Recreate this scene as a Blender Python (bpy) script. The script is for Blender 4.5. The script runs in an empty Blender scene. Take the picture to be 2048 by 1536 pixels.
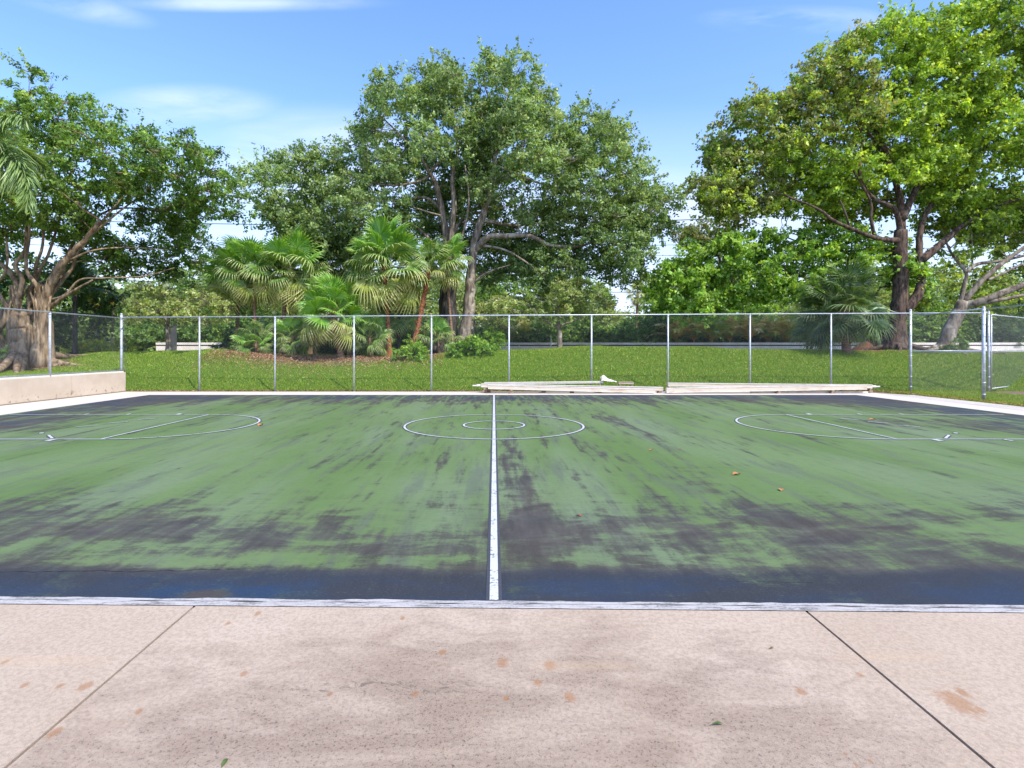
import bpy, math, random
import numpy as np
from mathutils import Vector, Matrix, noise as mnoise
R = math.radians
scene = bpy.context.scene
COL = scene.collection

# ---------------------------------------------------------------- camera
EYE = 1.53            # camera height, metres
FPX = 1102.0          # focal length in pixels of the 2048 px wide photograph
CX, HY = 988.0, 700.0 # vanishing point of the court's centre line
cam_d = bpy.data.cameras.new('camera')
cam = bpy.data.objects.new('camera', cam_d); COL.objects.link(cam)
cam.location = (0, 0, EYE); cam.rotation_euler = (R(90), 0, 0)
cam_d.sensor_width = 36; cam_d.lens = 36*FPX/2048
cam_d.shift_x = 36/2048; cam_d.shift_y = -68/2048
cam_d.clip_start = .05; cam_d.clip_end = 5000
scene.camera = cam

# ---------------------------------------------------------------- world, sun, exposure
SUN_EL, SUN_AZ = 50, 140      # degrees; azimuth clockwise from +Y (the view direction)
w = bpy.data.worlds.new('World'); scene.world = w; w.use_nodes = True
nt = w.node_tree; nt.nodes.clear()
def wn(t, **k):
    n = nt.nodes.new(t)
    for a, b in k.items(): setattr(n, a, b)
    return n
out = wn('ShaderNodeOutputWorld'); bg = wn('ShaderNodeBackground'); bg.inputs[1].default_value = .15
sky = wn('ShaderNodeTexSky', sky_type='NISHITA', sun_disc=False)
sky.sun_elevation = R(SUN_EL); sky.sun_rotation = R(SUN_AZ)
sky.air_density = 1.25; sky.dust_density = .6; sky.ozone_density = 2.2; sky.altitude = 0
hs = wn('ShaderNodeHueSaturation'); hs.inputs['Saturation'].default_value = 1.16
tn = wn('ShaderNodeMix', data_type='RGBA', blend_type='MULTIPLY'); tn.inputs[0].default_value = 1; tn.inputs[7].default_value = (.93, .89, 1.05, 1)
nt.links.new(sky.outputs[0], tn.inputs[6]); nt.links.new(tn.outputs[2], hs.inputs['Color'])
tc = wn('ShaderNodeTexCoord'); sx = wn('ShaderNodeSeparateXYZ'); nt.links.new(tc.outputs['Generated'], sx.inputs[0])
def wm(op, a, b=None, c=None):
    n = wn('ShaderNodeMath', operation=op)
    for i, v in enumerate((a, b, c)):
        if v is None: continue
        if isinstance(v, (int, float)): n.inputs[i].default_value = v
        else: nt.links.new(v, n.inputs[i])
    return n.outputs[0]
ly = wm('MAXIMUM', sx.outputs[1], .05)
U = wm('DIVIDE', sx.outputs[0], ly); V = wm('DIVIDE', sx.outputs[2], ly)
cv = wn('ShaderNodeCombineXYZ'); nt.links.new(wm('MULTIPLY', U, 1.6), cv.inputs[0]); nt.links.new(wm('MULTIPLY', V, 6.5), cv.inputs[1])
cn = wn('ShaderNodeTexNoise'); cn.inputs['Scale'].default_value = 2.0; cn.inputs['Detail'].default_value = 6; cn.inputs['Roughness'].default_value = .55; cn.inputs['Distortion'].default_value = .4
nt.links.new(cv.outputs[0], cn.inputs['Vector'])
def wisp(u, v, ru, rv, tilt=0.0):           # soft cirrus bank round a direction of the sky
    du = wm('SUBTRACT', U, u); dv = wm('SUBTRACT', wm('SUBTRACT', V, v), wm('MULTIPLY', du, tilt))
    q = wm('ADD', wm('POWER', wm('ABSOLUTE', wm('DIVIDE', du, ru)), 2), wm('POWER', wm('ABSOLUTE', wm('DIVIDE', dv, rv)), 2))
    return wm('MAXIMUM', wm('SUBTRACT', 1, q), 0)
cl = wisp(-.56, .44, .20, .05)
for a in ((-.30, .34, .36, .12), (-.78, .635, .18, .035, -.25), (-.52, .66, .14, .03, -.2), (.55, .60, .2, .03), (-.45, .63, .3, .02), (.25, .26, .5, .08)):
    cl = wm('MAXIMUM', cl, wisp(*a))
cl = wm('MULTIPLY', wm('POWER', cl, 1.5), wm('MULTIPLY', wm('MAXIMUM', wm('SUBTRACT', cn.outputs['Fac'], .33), 0), 2.5))
cl = wm('MINIMUM', wm('ADD', cl, wm('MULTIPLY', wm('MAXIMUM', wm('SUBTRACT', .45, V), 0), 2.0)), .88)
mx = wn('ShaderNodeMix', data_type='RGBA'); nt.links.new(cl, mx.inputs[0]); nt.links.new(hs.outputs[0], mx.inputs[6]); mx.inputs[7].default_value = (2.9, 3.4, 4.6, 1)
nt.links.new(mx.outputs[2], bg.inputs[0]); nt.links.new(bg.outputs[0], out.inputs[0])

sd = bpy.data.lights.new('sun', 'SUN'); sd.energy = 2.7; sd.angle = R(.53); sd.color = (1, .955, .88)
so = bpy.data.objects.new('sun', sd); COL.objects.link(so)
sdir = Vector((math.sin(R(SUN_AZ))*math.cos(R(SUN_EL)), math.cos(R(SUN_AZ))*math.cos(R(SUN_EL)), math.sin(R(SUN_EL))))
so.rotation_euler = sdir.to_track_quat('Z', 'Y').to_euler(); so.location = (10, -10, 30)
scene.view_settings.view_transform = 'Standard'; scene.view_settings.look = 'None'
scene.view_settings.exposure = 1.12; scene.view_settings.gamma = 1
scene.render.engine = 'CYCLES'
scene.render.resolution_x = 1024; scene.render.resolution_y = 768

# ---------------------------------------------------------------- helpers
def at(px, py, y):            # a point seen at pixel (px, py) of the photo, y metres away
    return np.array(((px-CX)*y/FPX, y, EYE+(HY-py)*y/FPX))
def tag(o, label=None, cat=None, group=None, kind=None):
    for k, v in (('label', label), ('category', cat), ('group', group), ('kind', kind)):
        if v: o[k] = v
    return o
def empty(name, loc, label=None, cat=None, group=None, rz=0):
    o = bpy.data.objects.new(name, None); COL.objects.link(o); o.location = loc; o.rotation_euler = (0, 0, rz)
    o.empty_display_size = .2
    return tag(o, label, cat, group)
def quads(name, V, n, mat, parent=None, tint=None, smooth=False, origin=None, F=None):
    """V: (k,3) vertices, faces of n consecutive vertices (or index array F)"""
    V = np.asarray(V, dtype=np.float32)
    if origin is not None: V = V-np.asarray(origin, dtype=np.float32)
    if F is None: F = np.arange(len(V)).reshape(-1, n)
    F = np.asarray(F, dtype=np.int32)
    me = bpy.data.meshes.new(name)
    me.vertices.add(len(V)); me.vertices.foreach_set('co', V.ravel())
    me.loops.add(F.size); me.loops.foreach_set('vertex_index', F.ravel())
    me.polygons.add(len(F)); me.polygons.foreach_set('loop_start', np.arange(0, F.size, F.shape[1], dtype=np.int32))
    if smooth: me.polygons.foreach_set('use_smooth', np.ones(len(F), dtype=bool))
    me.update(calc_edges=True); 
    if tint is not None:
        at_ = me.attributes.new('tint', 'FLOAT_COLOR', 'FACE')
        c = np.ones((len(F), 4), dtype=np.float32); c[:, :3] = tint; at_.data.foreach_set('color', c.ravel())
    me.materials.append(mat)
    o = bpy.data.objects.new(name, me); COL.objects.link(o); o.parent = parent
    if parent is None and origin is not None: o.location = origin
    return o
class MB:
    """collects shapes, builds ONE mesh object"""
    def __init__(s): s.v = []; s.f = []
    def add(s, v, f):
        k = len(s.v); s.v += [tuple(p) for p in v]; s.f += [tuple(i+k for i in q) for q in f]; return s
    def box(s, x0, x1, y0, y1, z0, z1):
        return s.add([(x0,y0,z0),(x1,y0,z0),(x1,y1,z0),(x0,y1,z0),(x0,y0,z1),(x1,y0,z1),(x1,y1,z1),(x0,y1,z1)],
                     [(0,3,2,1),(4,5,6,7),(0,1,5,4),(1,2,6,5),(2,3,7,6),(3,0,4,7)])
    def beam(s, a, b, wd, h, bev=.0):
        a = Vector(a); b = Vector(b); d = (b-a).normalized(); u = d.cross(Vector((0,0,1))).normalized()*wd/2; v = u.cross(d).normalized()*h/2
        pts = []
        for p in (a, b):
            for (i, j) in ((-1,-1),(1,-1),(1,1),(-1,1)): pts.append(p+u*i+v*j)
        return s.add(pts, [(0,1,2,3),(4,7,6,5),(0,4,5,1),(1,5,6,2),(2,6,7,3),(3,7,4,0)])
    def tube(s, pts, rad, n=8, cap=True):
        pts = [Vector(p) for p in pts]; k = len(s.v); prev = None
        if isinstance(rad, (int, float)): rad = [rad]*len(pts)
        for i, p in enumerate(pts):
            t = (pts[min(i+1, len(pts)-1)]-pts[max(i-1, 0)]).normalized()
            if prev is None: u = t.cross(Vector((0,0,1)) if abs(t.z) < .9 else Vector((0,1,0))).normalized()
            else: u = (prev-t*prev.dot(t)).normalized()
            prev = u; v = t.cross(u)
            for j in range(n):
                a = 2*math.pi*j/n; s.v.append(tuple(p+(u*math.cos(a)+v*math.sin(a))*rad[i]))
        for i in range(len(pts)-1):
            for j in range(n):
                s.f.append((k+i*n+j, k+i*n+(j+1) % n, k+(i+1)*n+(j+1) % n, k+(i+1)*n+j))
        if cap:
            s.f.append(tuple(k+j for j in range(n))[::-1]); s.f.append(tuple(k+(len(pts)-1)*n+j for j in range(n)))
        return s
    def build(s, name, mat, parent=None, origin=None, smooth=False, bevel=0):
        me = bpy.data.meshes.new(name); v = s.v
        if origin is not None: v = [(p[0]-origin[0], p[1]-origin[1], p[2]-origin[2]) for p in v]
        me.from_pydata(v, [], s.f); me.materials.append(mat)
        if smooth: me.polygons.foreach_set('use_smooth', [True]*len(me.polygons))
        me.update()
        o = bpy.data.objects.new(name, me); COL.objects.link(o); o.parent = parent
        if parent is None and origin is not None: o.location = origin
        if bevel:
            b = o.modifiers.new('bevel', 'BEVEL'); b.width = bevel; b.segments = 2; b.limit_method = 'ANGLE'
        return o

# ---------------------------------------------------------------- materials
class Mat:
    def __init__(s, name):
        s.m = bpy.data.materials.new(name); s.m.use_nodes = True; s.nt = s.m.node_tree; s.nt.nodes.clear()
        s.out = s.nt.nodes.new('ShaderNodeOutputMaterial'); s._p = None
    def n(s, t, **k):
        x = s.nt.nodes.new(t)
        for a, b in k.items(): setattr(x, a, b)
        return x
    def L(s, a, b):
        if isinstance(a, (int, float)): b.default_value = a
        elif isinstance(a, tuple): b.default_value = a if len(a) != 3 or b.type != 'RGBA' else a+(1,)
        else: s.nt.links.new(a, b)
    def math(s, op, a, b=None, c=None, clamp=False):
        x = s.n('ShaderNodeMath', operation=op, use_clamp=clamp)
        for i, v in enumerate((a, b, c)):
            if v is not None: s.L(v, x.inputs[i])
        return x.outputs[0]
    def mix(s, f, a, b, blend='MIX'):
        x = s.n('ShaderNodeMix', data_type='RGBA', blend_type=blend)
        s.L(f, x.inputs[0]); s.L(a, x.inputs[6]); s.L(b, x.inputs[7]); return x.outputs[2]
    def pos(s):
        if s._p is None:
            g = s.n('ShaderNodeNewGeometry'); s._p = g.outputs['Position']
            x = s.n('ShaderNodeSeparateXYZ'); s.L(s._p, x.inputs[0]); s.X, s.Y, s.Z = x.outputs
        return s._p
    def noise(s, scale, detail=4, rough=.55, stretch=None, dist=0, off=None, vec=None):
        v = vec or s.pos()
        if stretch or off:
            mp = s.n('ShaderNodeMapping'); s.L(v, mp.inputs[0])
            if stretch: mp.inputs['Scale'].default_value = stretch
            if off: mp.inputs['Location'].default_value = off
            v = mp.outputs[0]
        x = s.n('ShaderNodeTexNoise'); s.L(v, x.inputs['Vector']); x.inputs['Scale'].default_value = scale
        x.inputs['Detail'].default_value = detail; x.inputs['Roughness'].default_value = rough; x.inputs['Distortion'].default_value = dist
        return x.outputs['Fac']
    def ramp(s, v, a, b, lo=0, hi=1, smooth=True):
        x = s.n('ShaderNodeMapRange', interpolation_type='SMOOTHSTEP' if smooth else 'LINEAR')
        s.L(v, x.inputs[0]); s.L(a, x.inputs[1]); s.L(b, x.inputs[2]); s.L(lo, x.inputs[3]); s.L(hi, x.inputs[4]); return x.outputs[0]
    def spot(s, x, y, rx, ry, pos_noise=None, amp=0):   # 1 at the centre, 0 outside the ellipse, edge broken by noise
        s.pos(); a = s.math('DIVIDE', s.math('SUBTRACT', s.X, x), rx); b = s.math('DIVIDE', s.math('SUBTRACT', s.Y, y), ry)
        q = s.math('SQRT', s.math('ADD', s.math('MULTIPLY', a, a), s.math('MULTIPLY', b, b)))
        if pos_noise is not None: q = s.math('ADD', q, s.math('MULTIPLY', s.math('SUBTRACT', pos_noise, .5), amp))
        return s.ramp(q, .35, 1.0, 1, 0)
    def finish(s, col, rough=.8, bump=None, bstr=.3, bdist=.02, metal=0, spec=.4, trans=0, transcol=None, coat=0):
        p = s.n('ShaderNodeBsdfPrincipled'); s.L(col, p.inputs['Base Color']); s.L(rough, p.inputs['Roughness']); s.L(metal, p.inputs['Metallic'])
        p.inputs['Specular IOR Level'].default_value = spec
        if bump is not None:
            b = s.n('ShaderNodeBump'); b.inputs['Strength'].default_value = bstr; b.inputs['Distance'].default_value = bdist
            s.L(bump, b.inputs['Height']); s.nt.links.new(b.outputs[0], p.inputs['Normal'])
        sh = p.outputs[0]
        if trans:
            t = s.n('ShaderNodeBsdfTranslucent'); s.L(transcol if transcol is not None else col, t.inputs[0])
            m = s.n('ShaderNodeMixShader'); m.inputs[0].default_value = trans; s.nt.links.new(sh, m.inputs[1]); s.nt.links.new(t.outputs[0], m.inputs[2]); sh = m.outputs[0]
        s.nt.links.new(sh, s.out.inputs[0]); return s.m

def leaf_mat(name, gain=1.0, trans=.5, rough=.45, spec=.45):
    m = Mat(name); a = m.n('ShaderNodeAttribute', attribute_name='tint'); c = m.mix(1.0, a.outputs['Color'], (gain, gain, gain), 'MULTIPLY')
    tcx = m.mix(1.0, c, (1.25, 1.15, .45), 'MULTIPLY')
    return m.finish(c, rough=rough, spec=spec, trans=trans, transcol=tcx)
M_LEAF = leaf_mat('leaf', 1.95); M_FROND = leaf_mat('palm frond', 1.75, trans=.35, rough=.38, spec=.5); M_GRASSBLADE = leaf_mat('grass blade', 1.45, trans=.3, rough=.6, spec=.25)
def bark(name, c1, c2, scale=6, lichen=None, stretch=(1, 1, .25)):
    m = Mat(name); n1 = m.noise(scale, 6, .65, stretch); n2 = m.noise(scale*.35, 3, .5)
    c = m.mix(m.ramp(n1, .35, .65), c1, c2)
    if lichen: c = m.mix(m.ramp(n2, .55, .68), c, lichen)
    return m.finish(c, rough=.9, spec=.2, bump=n1, bstr=.9, bdist=.04)
B_OAK = bark('grey oak bark', (.10,.075,.055), (.30,.25,.19), 7, (.38,.34,.27))
B_OAKDARK = bark('dark furrowed bark', (.035,.03,.025), (.13,.11,.09), 14)
B_FICUS = bark('ficus bark', (.10,.065,.035), (.36,.27,.17), 6, (.22,.15,.08), (1, 1, .18))
B_RED = bark('reddish bark', (.028,.020,.015), (.15,.100,.070), 9, (.12,.10,.08))
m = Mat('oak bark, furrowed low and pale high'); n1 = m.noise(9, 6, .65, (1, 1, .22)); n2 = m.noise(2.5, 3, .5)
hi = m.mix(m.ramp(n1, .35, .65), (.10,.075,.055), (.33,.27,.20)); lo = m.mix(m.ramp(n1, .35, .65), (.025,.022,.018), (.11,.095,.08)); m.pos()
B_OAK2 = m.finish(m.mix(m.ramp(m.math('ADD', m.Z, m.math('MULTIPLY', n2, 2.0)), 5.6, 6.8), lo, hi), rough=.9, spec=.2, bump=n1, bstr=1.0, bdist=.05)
B_PALM = bark('palm trunk', (.13,.075,.045), (.33,.21,.13), 10, None, (.4, .4, 3))
B_PALMRED = bark('red fibrous palm trunk', (.12,.035,.015), (.40,.17,.08), 12, None, (1, 1, 1.3))
B_PALE = bark('pale trunk', (.3,.25,.18), (.55,.47,.35), 8)
M_EPIPHYTE = None

def steel():
    m = Mat('galvanised steel'); n1 = m.noise(14, 4, .6)
    return m.finish(m.mix(m.ramp(n1, .3, .7), (.42,.45,.48), (.62,.65,.68)), rough=.42, metal=.35, spec=.5)
M_STEEL = steel()
m = Mat('chain link wire'); M_WIRE = m.finish((.15,.16,.165), rough=.5, metal=.3)
def bumpy(name, c1, c2, sc, rough=.85, b=.3): 
    m = Mat(name); n1 = m.noise(sc, 5, .6); return m.finish(m.mix(m.ramp(n1, .3, .7), c1, c2), rough=rough, bump=n1, bstr=b, bdist=.01)

# court surface: green acrylic paint worn back to dark bluish asphalt in streaks that run across the court
YN, YF, XL, XR = 3.345, 18.78, -11.75, 12.35
def court_mat():
    m = Mat('worn court paint'); m.pos(); P = m._p
    big = m.noise(.55, 4, .6, (1, .35, 1), .3)
    streak = m.noise(2.1, 5, .66, (1.35, .13, 1), .3)
    streak2 = m.noise(5.5, 4, .6, (1.5, .22, 1), .25, off=(3, 1, 0))
    cross = m.noise(4.5, 6, .72, (.40, 1.25, 1), .7)
    fine = m.noise(70, 4, .7, (.6, 1, 1)); grit = m.noise(240, 3, .7)
    brush = m.noise(22, 5, .7, (.35, 1.6, 1), 1.2)
    # how far the green paint reaches towards the edges
    yw = m.math('ADD', m.Y, m.math('MULTIPLY', m.math('SUBTRACT', m.noise(1.1, 4, .6, None, 0, (9, 9, 0)), .5), .35)); near = m.math('ADD', m.ramp(yw, 3.72, 3.98, -.40, -.13), m.ramp(m.Y, 4.0, 6.4, .02, .33)); far = m.ramp(m.Y, 14.4, 17.2, 0, -.36)
    ax = m.math('ABSOLUTE', m.math('SUBTRACT', m.X, .3)); side = m.ramp(ax, 8.2, 11.3, 0, -.42)
    side = m.math('MULTIPLY', side, m.ramp(m.Y, 8.6, 10.6, .12, 1))
    f = m.math('ADD', m.math('ADD', near, far), side)
    mid = m.noise(2.1, 6, .68, (.75, 1.25, 1), .9, off=(4, 2, 0))
    sk = m.ramp(m.Y, 4.2, 7.5, .5, 1.5); sk2 = m.ramp(m.Y, 4.2, 7.5, .5, 1.15); ck = m.ramp(m.Y, 4.5, 9, .80, .34); mk = m.ramp(m.Y, 4.5, 8, .85, .25)
    for (n_, k) in ((big, .55), (streak, sk), (streak2, sk2), (cross, ck), (brush, .34), (mid, mk)):
        f = m.math('ADD', f, m.math('MULTIPLY', m.math('SUBTRACT', n_, .5), k))
    bn = m.noise(3.5, 5, .65, (1.3, .5, 1), .4, off=(7, 0, 0))
    for (x, y, rx, ry, k) in ((.28, 7.2, .42, 3.4, -.26), (.3, 4.7, .55, .75, -.20), (1.35, 4.75, 1.0, .5, -.16), (-2.4, 4.6, 1.5, .5, -.12), (-3.6, 5.0, 1.5, .8, -.14),
                              (2.6, 11.4, .55, 5.0, -.20), (-.8, 8.0, .25, 1.4, -.14), (-1.45, 7.4, .12, .9, -.12), (3.3, 5.0, 2.0, .8, -.14),
                              (-.6, 5.0, .8, .5, .14), (1.0, 4.05, .9, .22, .16), (-1.2, 4.0, 1.3, .22, .2), (-3.0, 4.35, 1.2, .3, .14), (4.6, 4.6, 1.8, .5, .18), (1.2, 4.5, .5, .3, .12), (8.9, 11.4, 2.2, 1.6, -.16), (-10, 11.2, 2.2, 1.4, -.12),
                              (6, 9, 5, 4, .05), (-5, 8.5, 5, 3.5, .06)):
        f = m.math('ADD', f, m.math('MULTIPLY', m.spot(x, y, rx, ry, bn, 1.2), k))
    g = m.math('ADD', m.math('MULTIPLY', m.math('SUBTRACT', fine, .5), .45), f)
    green = m.math('ADD', m.math('MULTIPLY', m.ramp(g, -.12, .07), .42), m.math('MULTIPLY', m.ramp(g, -.34, .26), .58))
    gcol = m.mix(m.ramp(big, .35, .65), (.106,.170,.050), (.138,.198,.078))
    gcol = m.mix(m.ramp(m.noise(.9, 3, .5, (1, .2, 1), off=(5,5,0)), .45, .75), gcol, (.155,.205,.108))
    gcol = m.mix(m.math('MULTIPLY', m.ramp(brush, .45, .7), .35), gcol, (.062,.10,.06))
    gcol = m.mix(m.math('MULTIPLY', m.ramp(m.noise(3.2, 5, .7, (1, .13, 1), off=(0, 9, 0)), .50, .66), .5), gcol, (.10,.105,.092))
    asp = m.mix(m.ramp(m.math('ADD', m.math('MULTIPLY', mid, .6), m.math('MULTIPLY', streak2, .4)), .35, .65), (.052,.046,.036), (.092,.082,.067))
    asp = m.mix(m.ramp(yw, 3.70, 3.95, .85, 0), asp, (.026,.031,.038))
    blue = m.noise(1.1, 4, .6, (.5, 1.4, 1), .6, off=(2, 4, 0))
    edge = m.math('MAXIMUM', m.ramp(m.Y, 3.5, 3.9, 1, 0), m.math('MAXIMUM', m.ramp(ax, 9.3, 11.4), m.ramp(m.Y, 16.4, 17.6)))
    asp = m.mix(m.math('MULTIPLY', m.ramp(blue, .35, .62), m.math('ADD', m.math('MULTIPLY', edge, .62), .10)), asp, (.022,.042,.078))
    wob = m.noise(4, 4, .6)
    ring = m.spot(-1.72, 3.50, .75, .20, wob, 1.3); core = m.spot(-1.80, 3.44, .22, .12, wob, .8)
    asp = m.mix(m.math('MULTIPLY', ring, .6), asp, (.016,.045,.092)); asp = m.mix(core, asp, (.058,.052,.047))
    asp = m.mix(m.math('MULTIPLY', m.ramp(fine, .5, .8), .45), asp, (.12,.125,.135))
    asp = m.mix(m.math('MULTIPLY', m.ramp(grit, .56, .72), .65), asp, (.17,.165,.16))
    c = m.mix(green, asp, gcol)
    c = m.mix(m.math('MULTIPLY', m.ramp(grit, .3, .48, 1, 0), .28), c, (.03,.032,.035))
    # pale scuffs
    c = m.mix(m.math('MULTIPLY', m.ramp(m.noise(3, 6, .75, (.25, 3.2, 1), .8, off=(1,2,0)), .66, .76), .3), c, (.26,.33,.24))
    return m.finish(c, rough=m.ramp(fine, .3, .7, .8, .95), spec=.12, bump=m.math('ADD', m.math('MULTIPLY', grit, .6), m.math('MULTIPLY', fine, .4)), bstr=.35, bdist=.006)
M_COURT = court_mat()
m = Mat('worn white line paint'); nn = m.noise(38, 5, .7); n2 = m.noise(4, 4, .6)
M_LINE = m.finish(m.mix(m.ramp(m.math('ADD', nn, m.math('MULTIPLY', n2, .5)), .58, .72), (.12,.14,.12), (.53,.53,.51)), rough=.7, bump=nn, bstr=.2, bdist=.003)
m = Mat('bare dark edge of line'); nn = m.noise(30, 4, .6); M_HALO = m.finish(m.mix(nn, (.03,.033,.045), (.07,.075,.085)), rough=.8)
m = Mat('edge strip paint'); nn = m.noise(9, 6, .75, (.5, 3, 1), .8); n2 = m.noise(60, 4, .7)
M_EDGE = m.finish(m.mix(m.ramp(m.math('ADD', m.math('MULTIPLY', nn, .7), m.math('MULTIPLY', n2, .3)), .36, .56), (.15,.14,.13), (.45,.42,.38)), rough=.8, bump=nn, bstr=.4, bdist=.01)

def concrete_mat(name, near):
    m = Mat(name); m.pos()
    n1 = m.noise(1.2, 5, .6); n2 = m.noise(90, 4, .75); n3 = m.noise(55, 6, .8, None, .1); n4 = m.noise(260, 2, .6)
    c = m.mix(m.ramp(n1, .3, .7), (.43,.325,.225), (.49,.385,.28))
    c = m.mix(m.math('MULTIPLY', m.ramp(n2, .45, .7), .5), c, (.60,.505,.40))
    n5 = m.noise(42, 5, .75, None, .3); c = m.mix(m.math('MULTIPLY', m.ramp(n5, .56, .40), .38), c, (.25,.18,.125))
    if not near: c = m.mix(.6, c, (.70,.64,.56))
    if near:
        wob = m.noise(3.4, 7, .72, (.8, 1.5, 1), .5)
        # algae and dirt patches
        dirt = m.spot(-.1, 1.9, 2.5, 1.5, wob, 1.5)
        for (x, y, rx, ry, k) in ((-.6, 2.62, .75, .28, .85), (.9, 2.15, 1.1, .42, .8), (-.1, 2.08, 1.3, .33, .9), (1.0, 2.5, .7, .22, .5), (-2.4, 2.45, .7, .22, .55), (-1.2, 2.35, .6, .25, .6), (.2, 1.9, 2.0, .22, .7)):
            dirt = m.math('MAXIMUM', dirt, m.math('MULTIPLY', m.spot(x, y, rx, ry, wob, 1.0), k))
        inslab = m.math('MULTIPLY', m.ramp(m.X, -1.80, -1.74), m.ramp(m.X, 1.80, 1.86, 1, 0))
        blot = m.noise(2.0, 6, .72, (.6, 1.7, 1), .6, off=(5, 3, 0)); dirt = m.math('MULTIPLY', dirt, m.ramp(blot, .34, .62, .35, 1.0)); dirt = m.math('MULTIPLY', dirt, m.math('ADD', m.math('MULTIPLY', inslab, .8), .2))
        c = m.mix(m.math('MULTIPLY', dirt, .62), c, (.20,.137,.092))
        spk = m.ramp(m.math('ADD', m.math('MULTIPLY', n3, .55), m.math('MULTIPLY', n2, .5)), .55, .61)
        c = m.mix(m.math('MULTIPLY', spk, m.math('ADD', m.math('MULTIPLY', dirt, .75), .16)), c, (.10,.075,.055))
        # dark mould line
        nl = m.noise(16, 6, .75, (.7, 1.3, 1), 1.0); 
        li = m.math('MULTIPLY', m.spot(.35, 1.955, 1.9, .055, wob, .5), m.ramp(nl, .47, .55))
        c = m.mix(m.math('MULTIPLY', li, .9), c, (.035,.026,.02))
        li = m.math('MULTIPLY', m.spot(-.5, 2.5, .8, .08, wob, .6), m.ramp(nl, .54, .62))
        c = m.mix(m.math('MULTIPLY', li, .55), c, (.09,.07,.05))
        # rust and tannin spots
        rn = m.noise(34, 5, .7, None, .7)
        rr = random.Random(4)
        spots = [(488,1347,9),(830,1388,9),(1012,1397,7),(660,1388,6),(1140,1395,16),(1005,1325,13),(1915,1405,24),(1925,1385,10),(1960,1420,9),(120,1372,8),(170,1372,12),(50,1370,8),(8,1325,8),(1720,1350,8),(805,1236,6),
                 (278,1424,6),(455,1247,5),(885,1304,7),(1602,1383,9),(1690,1508,4),(1712,1530,5),(1740,1522,4),(108,1465,11),(1075,1365,8),(515,1227,6),(1100,1330,16)]
        ru = None
        for (px, py, r) in spots:
            y = EYE*FPX/(py-HY); x = (px-CX)*y/FPX; s_ = r*y/FPX*1.2*(.8+.5*rr.random())
            q = m.spot(x, y, s_, s_*1.5, rn, 1.5); ru = q if ru is None else m.math('MAXIMUM', ru, q)
        c = m.mix(m.math('MULTIPLY', ru, .6), c, (.30,.135,.045))
        st = m.math('MAXIMUM', m.spot(-2.25, 2.72, .5, .06, wob, .8), m.spot(.42, 2.67, .36, .05, wob, .8))
        st = m.math('MAXIMUM', st, m.spot(2.0, 2.75, .35, .05, wob, .8))
        c = m.mix(m.math('MULTIPLY', st, .2), c, (.52,.36,.20))
    c = m.mix(m.math('MULTIPLY', m.ramp(n4, .62, .72), .7), c, (.15,.12,.10))
    c = m.mix(m.math('MULTIPLY', m.ramp(n4, .36, .26), .4), c, (.70,.64,.57))
    return m.finish(c, rough=.88, spec=.25, bump=m.math('ADD', m.math('MULTIPLY', n2, .5), m.math('MULTIPLY', n4, .5)), bstr=.6, bdist=.006)
M_CONC = concrete_mat('stained broom concrete', True); M_CONCFAR = concrete_mat('pale concrete', False)
m = Mat('stucco retaining wall'); m.pos(); n1 = m.noise(1.3, 5, .6); n2 = m.noise(3.2, 6, .7, (1, 1.2, .12), .3); n3 = m.noise(60, 3, .6); n4 = m.noise(7, 5, .7)
c = m.mix(m.ramp(n1, .3, .7), (.48,.39,.29), (.56,.465,.36)); c = m.mix(m.math('MULTIPLY', m.ramp(n2, .56, .72), .5), c, (.46,.32,.21))
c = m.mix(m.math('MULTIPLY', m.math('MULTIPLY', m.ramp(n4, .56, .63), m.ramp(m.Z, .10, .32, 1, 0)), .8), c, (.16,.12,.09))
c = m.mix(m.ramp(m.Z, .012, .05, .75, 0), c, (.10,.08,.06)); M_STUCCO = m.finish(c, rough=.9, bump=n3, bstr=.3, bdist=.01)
m = Mat('low white wall'); n1 = m.noise(2.2, 5, .6, (1, 1, .4)); M_WHITEWALL = m.finish(m.mix(m.ramp(n1, .35, .75), (.86,.82,.74), (.72,.67,.58)), rough=.85)
M_DARK = bumpy('dark joints and painted shadow', (.03,.03,.03), (.05,.045,.04), 10)  # dark tone for joints, cracks and the shadow strip painted under the cap

# ---------------------------------------------------------------- terrain
def sstep(a, b, x): t = np.clip((x-a)/(b-a), 0, 1); return t*t*(3-2*t)
CRX = (np.array([-400, 100, 250, 400, 560, 700, 860, 1000, 1200, 1340, 1500, 1700, 1900, 2500])-CX)*24.5/FPX
CRZ = np.array([1.28, 1.30, 1.42, 1.49, 1.30, 1.22, 1.30, 1.48, 1.68, 1.60, 1.55, 1.50, 1.42, 1.35])
def hgt(x, y):
    x = np.asarray(x, float); y = np.asarray(y, float)
    cr = np.interp(x, CRX, CRZ)+.05*np.sin(x*.9)*np.sin(y*.7+x*.3)
    base = .66*sstep(-13.72, -15.4, x)-.03
    s = sstep(20.35, 24.9, y)
    z = base*(1-s)+cr*s
    z = z-(cr-1.22)*sstep(25.4, 30, y)
    return z+.02*np.sin(x*2.3+y*1.7)*s
xs = np.unique(np.concatenate([np.linspace(-500,-60,12), np.linspace(-60,-30,16), np.linspace(-30,30,241), np.linspace(30,60,16), np.linspace(60,500,12)]))
ys = np.unique(np.concatenate([np.linspace(-60,-4,8), np.linspace(-4,19,47), np.linspace(19,31,97), np.linspace(31,60,16), np.linspace(60,900,12)]))
GX, GY = np.meshgrid(xs, ys); GZ = hgt(GX, GY); nx, ny = len(xs), len(ys)
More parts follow.
